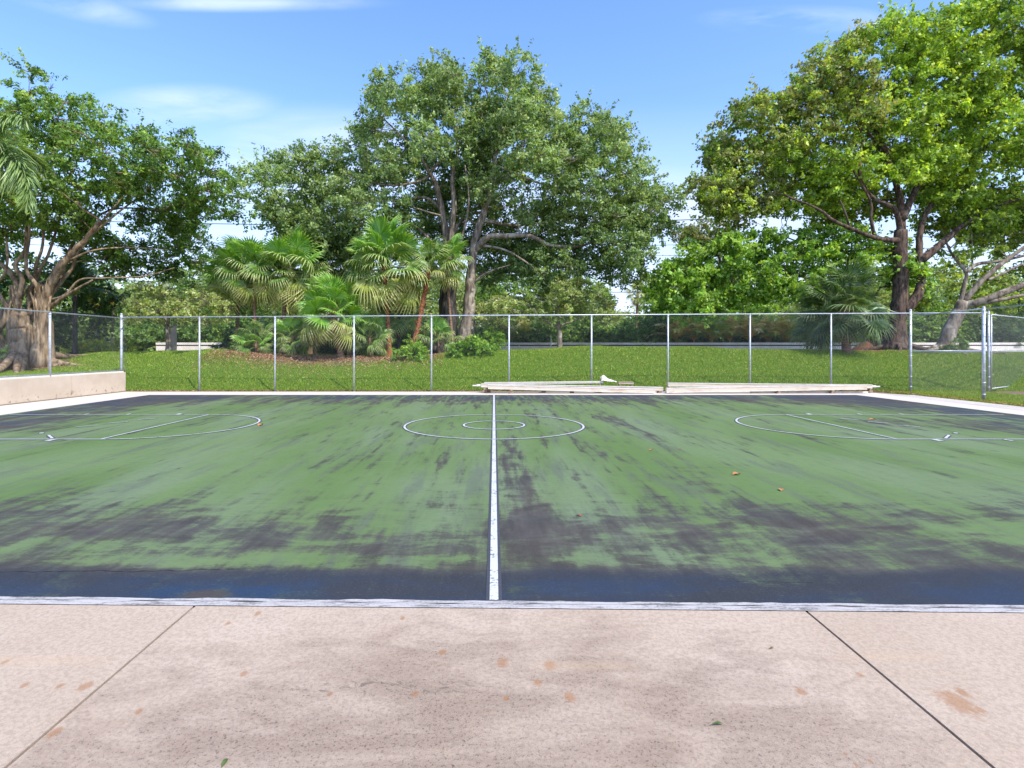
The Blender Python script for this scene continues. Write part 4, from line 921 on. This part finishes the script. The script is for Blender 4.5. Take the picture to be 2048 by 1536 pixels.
# ---------------------------------------------------------------- fan palms
G, Yk, Bk, Dk, Xk = FAN_G, FAN_Y, FAN_B, FAN_D, FAN_X
fan_palm('fan palm with drooping yellowish fronds and thin brown trunk, leftmost of the palm group', 517, 704, (506, 540), 26, (Bk, G, Yk), 26, .92, 1, .09)
fan_palm('dull green fan palm behind the leftmost yellowish palm', 470, 700, (476, 540), 27.4, (G, Bk, Yk), 22, .92, 2, .10)
fan_palm('tall fan palm with pale hanging fronds second from the left in the palm group', 562, 706, (578, 538), 26.2, (Bk, G, Yk), 26, 1.02, 3, .11)
fan_palm('short stout fan palm with bright green fans in the middle of the mulch bed', 684, 711, (666, 622), 24.3, (Bk, Bk, Yk), 26, .86, 4, .13, boots=22, elr=(-45, 85))
fan_palm('tall fan palm with a wide fresh green crown and straight brown trunk', 779, 706, (768, 532), 25.3, (Bk, G, Yk), 32, 1.10, 5, .12, bk=B_PALMRED, elr=(-50, 84))
fan_palm('fan palm with a reddish trunk leaning to the right beside the dark tree trunk', 822, 706, (858, 538), 25.6, (G, G, Yk), 14, .80, 6, .13, bk=B_PALMRED, boots=10, elr=(-10, 80))
fan_palm('fan palm with glossy fans in front of the dark tree trunk', 908, 706, (893, 520), 26.4, (Bk, G, G), 14, .70, 13, .07, elr=(-50, 75))
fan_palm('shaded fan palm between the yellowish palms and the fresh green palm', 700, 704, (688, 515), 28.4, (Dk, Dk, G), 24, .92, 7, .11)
fan_palm('shaded fan palm far back between the two left palms', 620, 702, (628, 525), 27.8, (G, G, G), 22, .95, 17, .11)
fan_palm('low trunkless fan palm right of the second fence post', 592, 708, (586, 672), 25, (Bk, G, G), 16, .60, 8, .07, elr=(-25, 75))
fan_palm('low fan palm at the left foot of the palm group', 512, 704, (512, 680), 25.4, (G, Bk, G), 14, .52, 9, .06, elr=(-15, 75))
fan_palm('low fan palm between the stout palm and the straight brown palm trunk', 742, 707, (738, 672), 25, (Bk, G, G), 18, .66, 10, .07, elr=(-25, 78))
fan_palm('small fan palm with one yellow hanging frond left of the stout palm', 632, 706, (626, 640), 25.2, (Yk, Yk, Xk), 8, .55, 11, .06, elr=(-60, 10))
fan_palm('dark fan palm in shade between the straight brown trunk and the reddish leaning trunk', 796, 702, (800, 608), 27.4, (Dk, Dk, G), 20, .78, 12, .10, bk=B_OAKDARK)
fan_palm('low fan palm growing behind the clipped bush', 880, 706, (876, 672), 25.6, (Bk, G, G), 12, .55, 16, .06, elr=(-10, 75))
fan_palm('cabbage palm with stiff dark green fans and booted trunk before the huge tree', 1694, 696, (1690, 608), 24.2, (Dk, Dk, Dk), 34, 1.06, 14, .17, boots=34, group=None, elr=(-62, 86))
fan_palm('smaller dark fan palm left of the cabbage palm with fans hanging to the grass', 1640, 697, (1648, 628), 25.6, (Dk, Dk, Dk), 22, .86, 15, .09, group=None, elr=(-70, 60))
fan_palm('small distant palm with a dry yellow crown in the gap of sky', 1272, 692, (1276, 585), 58, (Yk, Yk, Xk), 18, .8, 18, .16, group=None)

# ---------------------------------------------------------------- feather palms
FE_PL = [feather_mesh('plume frond', 60+i, 3.3, .80, 80, (.42, .92)[i], True, ((.085,.15,.04), (.19,.25,.095)), .020, .55, (.22,.26,.08)) for i in range(2)]
FE_DK = [feather_mesh('dark feather frond', 64+i, 2.6, .5, 46, .52, False, ((.02,.045,.014), (.05,.085,.025)), .03, .7) for i in range(2)]
FE_AR = [feather_mesh('areca frond', 68+i, 1.9, .42, 24, .62, False, t_, .028, .5, (.36,.26,.06)) for i, t_ in enumerate((((.14,.22,.04), (.26,.33,.07)), ((.30,.32,.06), (.46,.38,.08)), ((.42,.30,.10), (.50,.42,.22))))]
def feather_palm(name, label, px, py, top, y, meshes, n, scale, seed, tr, bk, group=None, elr=(-25, 75), azs=None):
    rg = random.Random(seed); b = at(px, py, y); gz = float(hgt(b[0], y)); tp = at(top[0], top[1], y); root = empty(name, (b[0], y, gz), label, 'palm tree', group)
    base = np.array((b[0], y, gz)); mb = MB(); S = smooth_path([base-np.array((0,0,.1)), (base+tp)/2, tp], 6, .01, seed)
    mb.tube([tuple(s) for s in S], [tr*(1.3-.5*min(1, i/3)) for i in range(len(S))], 12); mb.build('trunk', bk, root, tuple(base), smooth=True)
    lst = azs or [(i*2.39996+rg.uniform(-.2, .2), R(elr[1]+(elr[0]-elr[1])*((i+.5)/n)**.9), scale*rg.uniform(.85, 1.1)) for i in range(n)]
    for (az, el, sc, *mi) in lst: add_frond(root, meshes[mi[0]] if mi else rg.choice(meshes), tuple(tp-base), az, el, sc, rg.uniform(-.3, .3))
    return root
azs = [(R(-18), R(4), 1.1, 0), (R(-8), R(-12), 1.2, 1), (R(-35), R(20), 1.05, 1), (R(60), R(20), 1), (R(110), R(-10), 1), (R(170), R(25), 1), (R(215), R(-20), 1), (R(255), R(15), 1), (R(300), R(-50), .9), (R(20), R(60), .9), (R(150), R(70), .9)]
feather_palm('foxtail_palm', 'plume fronds of a foxtail palm reaching in from the left edge above the fence', -118, 740, (-88, 322), 18.2, FE_PL, 0, 1, 81, .16, B_PALE, azs=azs)
feather_palm('feather_palm', 'dark shaded feather palm right of the ficus trunk', 150, 705, (150, 590), 26.5, FE_DK, 16, .95, 82, .12, B_OAKDARK)
for i, (px, tx, ty, lb) in enumerate(((194, 190, 622, 'left one of the thin pale trunked palms behind the left fence'), (210, 207, 640, 'middle and shortest of the thin pale trunked palms behind the left fence'), (222, 226, 615, 'right one of the thin pale trunked palms beside the left corner post'))):
    feather_palm('feather_palm', lb, px, 702, (tx, ty), 29.5, FE_DK+[FE_AR[1]], 10, .6, 83+i, .065, B_PALE, group='thin pale trunked palms')
arl = ['leftmost', 'second from left', 'third from left', 'left middle one', 'right middle one', 'third from right', 'second from right', 'rightmost']
for i, px in enumerate((1352, 1388, 1424, 1460, 1498, 1536, 1572, 1608)):
    feather_palm('areca_palm', 'areca clump with orange fronds, %s of the row behind the low wall' % arl[i], px, 690, (px, 682), 35.2+.5*(i % 2), FE_AR, 18, 1.15, 90+i, .05, B_PALE, group='areca palm clumps behind the low wall', elr=(5, 84))
for i, px in enumerate((1048, 1006)):
    feather_palm('areca_palm', ('orange and green frond clump just left of the small straight trunk', 'orange and green frond clump behind the low wall nearest the clipped bush')[i], px, 690, (px, 670), 35.4, FE_AR, 12, .8, 99+i, .05, B_PALE, group='areca palm clumps behind the low wall', elr=(5, 84))
# slim bare stems in front of the wall on the right
for i, (px, lb) in enumerate(((1614, 'leftmost slim brown stem under the small dark fan palm'), (1622, 'second slim brown stem under the small dark fan palm'), (1647, 'third slim brown stem from the left beside the fence post'), (1655, 'rightmost slim brown stem beside the fence post'))):
    b = at(px, 697, 26.6); z = float(hgt(b[0], 26.6)); mb = MB(); mb.tube([(b[0], 26.6, z-.05), (b[0]+.03, 26.6, z+.6), (b[0]-.02, 26.6, z+1.3)], [.055, .045, .035], 10)
    mb.tube([(b[0]-.02, 26.6, z+1.3), (b[0]+.1, 26.65, z+1.7), (b[0]+.25, 26.7, z+1.95)], [.03, .02, .008], 8)
    tag(mb.build('slim_stem', B_PALM, None, (b[0], 26.6, z), smooth=True), lb, 'stem', 'slim brown stems by the cabbage palm')

# ---------------------------------------------------------------- grass, litter
rng = np.random.default_rng(5)
n = 330000; X = rng.uniform(-27, 27, n); Yg = rng.uniform(20.62, 27.2, n)
X2 = rng.uniform(14.32, 18, 40000); Y2 = rng.uniform(9, 20.6, 40000); X3 = rng.uniform(-22, -15.2, 46000); Y3 = rng.uniform(16.5, 20.7, 46000)
X = np.concatenate([X, X2, X3]); Yg = np.concatenate([Yg, Y2, Y3])
nzv = np.array([mnoise.noise((a*.8, b*.8, 0)) for a, b in zip(X[::7], Yg[::7])]); nz = np.repeat(nzv, 7)[:len(X)]
wb = .10*np.sin(X*5)+.08*np.sin(X*11+Yg*6)
def el(cx, cy, rx, ry): return np.sqrt(((X-cx)/rx)**2+((Yg-cy)/ry)**2)+wb
keep = (el(-7.2, 25.1, 6.0, 1.95) > .82) & (el(-2.0, 26.3, 2.6, 1.3) > .8) & (el(16.4, 25.5, 2.9, 1.0) > .8) & (el(-19.5, 22.3, 2.9, 1.35) > .8)
thin = (el(-8.5, 23.2, 4.5, 1.3) < 1) & (rng.random(len(X)) < .55); keep &= ~thin
X = X[keep]; Yg = Yg[keep]; nz = nz[keep]; n = len(X); Z = hgt(X, Yg)
h = rng.uniform(.03, .085, n); wd = rng.uniform(.009, .020, n); a = rng.uniform(0, 2*np.pi, n); ln = rng.uniform(0, .06, n); b_ = rng.uniform(0, 2*np.pi, n)
P = np.stack([X, Yg, Z-.005], 1); D = np.stack([np.cos(a)*wd, np.sin(a)*wd, 0*a], 1); Tp = P+np.stack([np.cos(b_)*ln, np.sin(b_)*ln, h], 1)
V = np.stack([P-D, P+D, Tp], 1).reshape(-1, 3)
g0 = np.array((.085,.165,.012)); g1 = np.array((.20,.295,.022)); g2 = np.array((.32,.34,.07))
u = np.clip(rng.random(n)*1.0+nz*.45, 0, 1)[:, None]; T = g0*(1-u)+g1*u; yl = rng.random(n) < .12+.22*np.clip(nz*2.2, 0, 1)+.08*(X > 2); T[yl] = g2*rng.uniform(.6, 1.1, (yl.sum(), 1))
dry = (rng.random(n) < .25*np.clip(1-np.sqrt(((X+8.5)/6)**2+((Yg-23.4)/1.6)**2), 0, 1)*2); T[dry] = np.array((.30,.22,.10))*rng.uniform(.7, 1.2, (dry.sum(), 1))
tag(quads('grass', V, 3, M_GRASSBLADE, None, T), 'short bright lawn grass covering the bank behind the fence', 'grass', kind='stuff')
def litter(name, label, n, fx, fy, cols, size, seed, zf=None):
    rng = np.random.default_rng(seed); x = fx(rng, n); y = fy(rng, n, x); z = (zf(x, y) if zf else hgt(x, y))+rng.uniform(.008, .03, n)
    C = np.stack([x, y, z], 1); Nn = unit(np.array((0, 0, 1.))+rng.normal(size=(n, 3))*.45)
    V = leaf_quads(C, Nn, size*rng.uniform(.5, 1.4, n), size*.45*rng.uniform(.6, 1.3, n), rng)
    T = np.array(cols)[rng.integers(0, len(cols), n)]*rng.uniform(.6, 1.3, (n, 1))
    return tag(quads(name, V, 4, M_GRASSBLADE, None, T), label, 'leaf litter', kind='stuff')
BR = [(.22,.12,.06), (.32,.18,.09), (.14,.08,.05), (.38,.26,.15)]
litter('leaf_litter', 'strip of dry brown leaves along the foot of the far fence', 5200, lambda r, n: r.uniform(-13.7, 15.4, n), lambda r, n, x: 20.52+np.abs(r.normal(0, .12, n))-.16*(x < -10)*r.random(n), BR, .07, 1, lambda x, y: 0*x+.0)
litter('leaf_litter', 'dry leaves scattered over the mulch bed under the palms', 16000, lambda r, n: r.uniform(-12.6, -2.2, n), lambda r, n, x: r.normal(24.6, .7, n), BR+[(.46,.30,.22), (.40,.27,.20)], .09, 2)
litter('leaf_litter', 'brown leaves round the roots of the ficus tree', 2500, lambda r, n: r.normal(-19.2, 1.5, n), lambda r, n, x: r.normal(22.2, .6, n), BR, .09, 3)
litter('leaf_litter', 'dry leaves between the right fence and the court border', 2200, lambda r, n: 14.35+np.abs(r.normal(0, .3, n)), lambda r, n, x: r.uniform(10, 20.3, n), BR+[(.35,.30,.10)], .06, 4, lambda x, y: 0*x)
litter('leaf_litter', 'brown leaves under the cabbage palm and huge tree', 2600, lambda r, n: r.normal(16.6, 1.5, n), lambda r, n, x: r.normal(25.2, .5, n), BR, .09, 6)

# ---------------------------------------------------------------- bleacher planks lying by the fence
m = Mat('weathered painted aluminium'); nn = m.noise(3, 5, .65, (.6, 2, 2)); n2 = m.noise(40, 4, .6)
M_PLANK = m.finish(m.mix(m.math('MULTIPLY', m.ramp(nn, .48, .7), .6), m.mix(n2, (.50,.42,.31), (.60,.53,.42)), (.36,.22,.12)), rough=.6, bump=n2, bstr=.15, bdist=.005)
m = Mat('white painted tube'); nn = m.noise(5, 5, .6); M_TUBE = m.finish(m.mix(m.ramp(nn, .4, .8), (.62,.59,.53), (.46,.39,.31)), rough=.5)
M_RUST = bumpy('rusty bracket', (.16,.09,.05), (.34,.27,.20), 20)
def plank(name, label, xa, xb, ya, yb, za, zb, wd, h, mat, lipmat=None, end=None, feet=(), cat='plank', group='planks and tubes lying along the fence'):
    a = np.array((xa, ya, za)); b = np.array((xb, yb, zb)); root = empty(name, (xa, ya, 0), label, cat, group); org = (xa, ya, 0); mb = MB()
    mb.beam(a, b, wd, h); mb.build('channel', mat, root, org, bevel=.006)
    mb = MB(); up = np.array((0, -wd/2-.006, h/2-.012)); dn = np.array((0, -wd/2-.006, -h/2+.012))
    mb.beam(a+up+np.array((.004,0,0)), b+up-np.array((.004,0,0)), .012, .028); mb.beam(a+dn+np.array((.004,0,0)), b+dn-np.array((.004,0,0)), .012, .022); mb.build('lip', lipmat or M_TUBE, root, org)
    if end:
        mb = MB(); sgn = -1 if end == 'a' else 1; e = a if end == 'a' else b
        mb.tube([e+np.array((sgn*-.02, 0, 0)), e+np.array((sgn*.16, 0, -.01))], h*.32, 10); mb.tube([e+np.array((sgn*.16, 0, -.01)), e+np.array((sgn*.30, 0, -.01))], h*.2, 10); mb.build('end_tube', M_TUBE, root, org, smooth=False)
    for t in feet:
        p = a+(b-a)*t; mb = MB(); z1 = p[2]-h/2-.003; z0 = 0.002
        if z1-z0 > .02: mb.box(p[0]-.07, p[0]+.07, p[1]-wd/2-.03, p[1]+wd/2-.02, z0, z1*.55); mb.box(p[0]-.035, p[0]+.035, p[1]-wd/2-.02, p[1]+wd/2-.03, z1*.55+.001, z1); mb.build('bracket', M_RUST, root, org, bevel=.004)
    return root
def PX(px, y): return (px-CX)*y/FPX
yy = 19.42
plank('plank', 'front cream plank of the left stack sloping from a raised left end to the ground', PX(976, yy), PX(1309, yy), yy, yy-.05, .235, .09, .14, .15, M_PLANK, end=None, feet=(.14,))
plank('plank', 'long cream plank of the left stack with a tube sticking out of its left end', PX(962, 19.65), PX(1325, 19.65), 19.66, 19.62, .27, .15, .13, .13, M_PLANK, end='a', feet=(.02, .5, .98))
plank('plank', 'thin cream plank at the back of the left stack carrying the crumpled sheet', PX(968, 19.9), PX(1206, 19.9), 19.88, 19.88, .33, .375, .12, .07, M_PLANK, feet=(.04, .5, .97))
plank('plank', 'short dark edged plank end at the right of the crumpled sheet', PX(1236, 19.9), PX(1266, 19.9), 19.88, 19.88, .345, .34, .14, .085, M_PLANK, lipmat=M_RUST, feet=(.1, .9))
plank('plank', 'front cream plank of the right stack tapering up to its right end', PX(1331, yy), PX(1732, yy), yy-.04, yy+.02, .115, .225, .14, .17, M_PLANK, feet=(.56, .83))
plank('plank', 'rear cream plank of the right stack ending beyond the front one at right', PX(1334, 19.7), PX(1741, 19.7), 19.66, 19.66, .30, .235, .14, .13, M_PLANK, end='b', feet=(.01, .45, .86, .99))
plank('plank', 'low cream plank lying on the concrete under the right stack', PX(1500, 19.6), PX(1733, 19.6), 19.56, 19.56, .035, .035, .10, .05, M_PLANK)
# crumpled sheet
mb = MB(); rg = random.Random(3); n1_, n2_ = 12, 9; vv = []; ff = []; cx_ = PX(1216, 19.9)
for j in range(n2_):
    for i in range(n1_):
        u, v_ = i/(n1_-1), j/(n2_-1); prof = .30*max(0, 1-abs(u-.13)*2.6)**1.2+.10*math.sin(math.pi*min(1, u*1.05))+.02
        hgt_ = prof*(1-abs(v_-.5)*1.6)+.035*mnoise.noise((u*7, v_*7, 2)); x = cx_-.27+.56*u+.03*mnoise.noise((u*5, v_*5, 9)); vv.append((x, 19.72+.34*v_+.05*mnoise.noise((u*6, v_*3, 5)), .39+max(hgt_*.75, -.03 if 0 < v_ < 1 else -.05)))
for j in range(n2_-1):
    for i in range(n1_-1): a = j*n1_+i; ff.append((a, a+1, a+n1_+1, a+n1_))
mb.add(vv, ff); o = mb.build('crumpled_sheet', M_TUBE, None, (cx_, 19.88, .4)); sm = o.modifiers.new('thick', 'SOLIDIFY'); sm.thickness = .01; tag(o, 'crumpled off white sheet lying on the rear plank of the left stack', 'sheet')

# ---------------------------------------------------------------- small things
LEAFC = {'orange': (.55,.22,.07), 'green': (.10,.15,.03), 'brown': (.24,.15,.05), 'red': (.35,.10,.05)}
def fallen(px, py, size, col, rz, label, z=.0, asp=.42):
    y = EYE*FPX/(py-HY); x = (px-CX)*y/FPX; mb = MB(); N_ = 8; v = []; f = []
    for i in range(N_+1):
        t = i/N_; w_ = size*asp*.5*math.sin(math.pi*min(1, t*.97+.02))**.8; zz = .004+.012*math.sin(t*math.pi)*size/.08; X_ = size*(t-.5)
        v += [(X_, -w_, zz+.25*w_), (X_, 0, zz), (X_, w_, zz+.25*w_)]
    for i in range(N_): a = 3*i; f += [(a, a+3, a+4, a+1), (a+1, a+4, a+5, a+2)]
    mb.add(v, f); mb.tube([(-size*.72, 0, .003), (-size*.48, 0, .005)], .0012, 5)
    mt = Mat('fallen leaf '+col); nn = mt.noise(120, 3, .6); c0 = LEAFC[col]; mm = mt.finish(mt.mix(nn, c0, tuple(q*.6 for q in c0)), rough=.7)
    o = mb.build('fallen_leaf', mm, None); s_ = o.modifiers.new('thick', 'SOLIDIFY'); s_.thickness = .0008; o.location = (x, y, z+.002); o.rotation_euler = (0, 0, rz); tag(o, label, 'fallen leaf', 'fallen leaves')
fallen(1436, 1451, .046, 'green', .1, 'green leaf on the concrete near the bottom right of centre', asp=.28)
fallen(1544, 1298, .026, 'brown', .4, 'small brown leaf on the concrete nearest the right joint')
fallen(450, 1528, .040, 'green', 1.5, 'small green leaf upright at the bottom edge of the concrete')
fallen(1158, 1032, .06, 'red', 2.2, 'red brown leaf on the court right of the centre line')
fallen(1473, 950, .11, 'orange', .3, 'larger orange leaf on the green paint right of centre', asp=.7)
fallen(1562, 981, .08, 'orange', 1.2, 'small orange leaf farther right on the green paint', asp=.6)
fallen(521, 851, .18, 'orange', 1.5, 'orange leaf at the tip of the left key arc', asp=.5)
fallen(1302, 901, .08, 'orange', .5, 'pale orange leaf on the green paint beyond the centre circle')
fallen(1745, 840, .16, 'orange', .2, 'orange leaf beside the right free throw line', asp=.5)
fallen(1358, 898, .06, 'orange', .9, 'tiny orange leaf between the centre circle and the right key')
# round white column and thin marker behind the fence
y = 31; b = at(348, 700, y); z = float(hgt(b[0], y)); zt_ = at(348, 652, y)[2]; rt = empty('round_column', (b[0], y, z), 'white round column beside the trunk of the pale flat crowned tree', 'column'); og = (b[0], y, z)
mb = MB(); mb.tube([(b[0], y, z-.1), (b[0], y, zt_)], .14, 20); mb.build('shaft', M_STUCCO, rt, og, smooth=False); mb = MB(); mb.tube([(b[0], y, zt_+.002), (b[0], y, zt_+.05)], .155, 20); mb.build('cap', M_STUCCO, rt, og)
y = 30; b = at(1102, 694, y); z = float(hgt(b[0], y)); zt_ = at(1102, 671, y)[2]; mb = MB(); mb.tube([(b[0], y, z-.1), (b[0], y, zt_), (b[0], y, zt_+.02)], [.028, .028, .012], 8)
tag(mb.build('marker_post', M_TUBE, None, (b[0], y, z)), 'thin white marker post left of the small straight trunk', 'post')
# mulch mound behind the cabbage palm
c = at(1742, 690, 26.8); z = float(hgt(c[0], 26.8)); vv = []; ff = []; K, J = 18, 6
for j in range(J+1):
    for k in range(K): a = 2*math.pi*k/K; t = j/J; r = (1-t)*(1+.25*mnoise.noise((math.cos(a)*2, math.sin(a)*2, 3))); vv.append((c[0]+math.cos(a)*1.05*r, 26.8+math.sin(a)*.6*r, z-.05+.62*(1-(1-t)**2.2)*(1+.2*mnoise.noise((k*.6, j, 1)))))
for j in range(J):
    for k in range(K): ff.append((j*K+k, j*K+(k+1) % K, (j+1)*K+(k+1) % K, (j+1)*K+k))
mb = MB(); mb.add(vv, ff); tag(mb.build('mulch_mound', bumpy('dark mulch', (.06,.03,.02), (.22,.10,.055), 14, .95, .9), None, (c[0], 26.8, z), smooth=True), 'reddish brown mulch mound between the cabbage palm and the huge trunk', 'mound')
# grey roofed house glimpsed between the trunks
hx, hy_ = at(1688, 0, 52)[0], 52; hr = empty('house', (hx, hy_, 1.2), 'grey roofed house glimpsed behind the cabbage palm trunk', 'house'); og = (hx, hy_, 1.2)
mb = MB(); mb.box(hx-3.2, hx+3.2, hy_-2.5, hy_+4, 1.0, 2.6); mb.build('wall', M_WHITEWALL, hr, og)
mb = MB(); mb.add([(hx-3.6, hy_-3, 2.55), (hx+3.6, hy_-3, 2.55), (hx+3.6, hy_+4.4, 2.55), (hx-3.6, hy_+4.4, 2.55), (hx-2.2, hy_+.7, 4.2), (hx+2.2, hy_+.7, 4.2)], [(0,1,5,4),(1,2,5),(2,3,4,5),(3,0,4),(3,2,1,0)])
mb.build('roof', bumpy('grey shingles', (.24,.25,.29), (.36,.36,.41), 8), hr, og)
for dx in (-1.6, 1.3):
    mb = MB(); mb.box(hx+dx-.6, hx+dx+.6, hy_-2.56, hy_-2.502, 1.5, 2.4); mb.build('window', bumpy('window glass', (.05,.07,.09), (.08,.10,.12), 3, .1), hr, og)
# power lines
M_CABLE = bumpy('cable', (.05,.05,.055), (.09,.09,.095), 4)
for i, (pa, pb, r, lb) in enumerate((((395, 447), (1530, 434), .035, 'thickest power line crossing behind all the crowns at mid height'), ((700, 392), (1535, 391), .018, 'highest thin power line seen right of the central trees'), ((900, 416), (1600, 412), .012, 'faint power line between the highest line and the thickest line'),
      ((900, 494), (1500, 486), .02, 'upper one of the two low power lines in the gap of sky'), ((900, 513), (1500, 508), .02, 'lower one of the two low power lines in the gap of sky'), ((385, 567), (900, 582), .03, 'lowest cable passing behind the left fan palms'))):
    y = 46+i*.3; a = at(pa[0], pa[1], y); b = at(pb[0], pb[1], y); d = (b-a)/(b[0]-a[0]); mb = MB(); pts = []
    for k in range(25):
        x = -48+96*k/24; p = a+d*(x-a[0]); u = (x-a[0])/(b[0]-a[0]); pts.append((x, y, p[2]-.0006*(x-a[0])*(b[0]-x)))
    mb.tube(pts, r, 6); tag(mb.build('power_line', M_CABLE, None, (0, y, 0)), lb, 'power line', 'power lines')
# distant aeroplane
y = 1400; c = at(507, 287, y); ar = empty('airplane', tuple(c), 'tiny dark airplane high in the sky left of the central trees', 'airplane'); og = tuple(c); M_PLANE = bumpy('aircraft paint', (.16,.20,.30), (.20,.25,.36), .2, .4); c = Vector(c)
mb = MB(); mb.tube([c+Vector((-6, 0, .9)), c+Vector((-5, 0, .8)), c+Vector((0, 0, 0)), c+Vector((5, 0, -.6)), c+Vector((6.2, 0, -.9))], [.3, 1.0, 1.3, 1.1, .3], 12); mb.build('fuselage', M_PLANE, ar, og, smooth=True)
mb = MB(); mb.beam(c+Vector((-1.5, -8, .3)), c+Vector((.8, 0, -.2)), 2.2, .35); mb.beam(c+Vector((.8, 0, -.2)), c+Vector((-1.5, 8, .3)), 2.2, .35); mb.build('wing', M_PLANE, ar, og)
mb = MB(); mb.beam(c+Vector((-5.6, 0, .8)), c+Vector((-6.4, .01, 3.0)), 1.4, .3); mb.build('tail_fin', M_PLANE, ar, og)
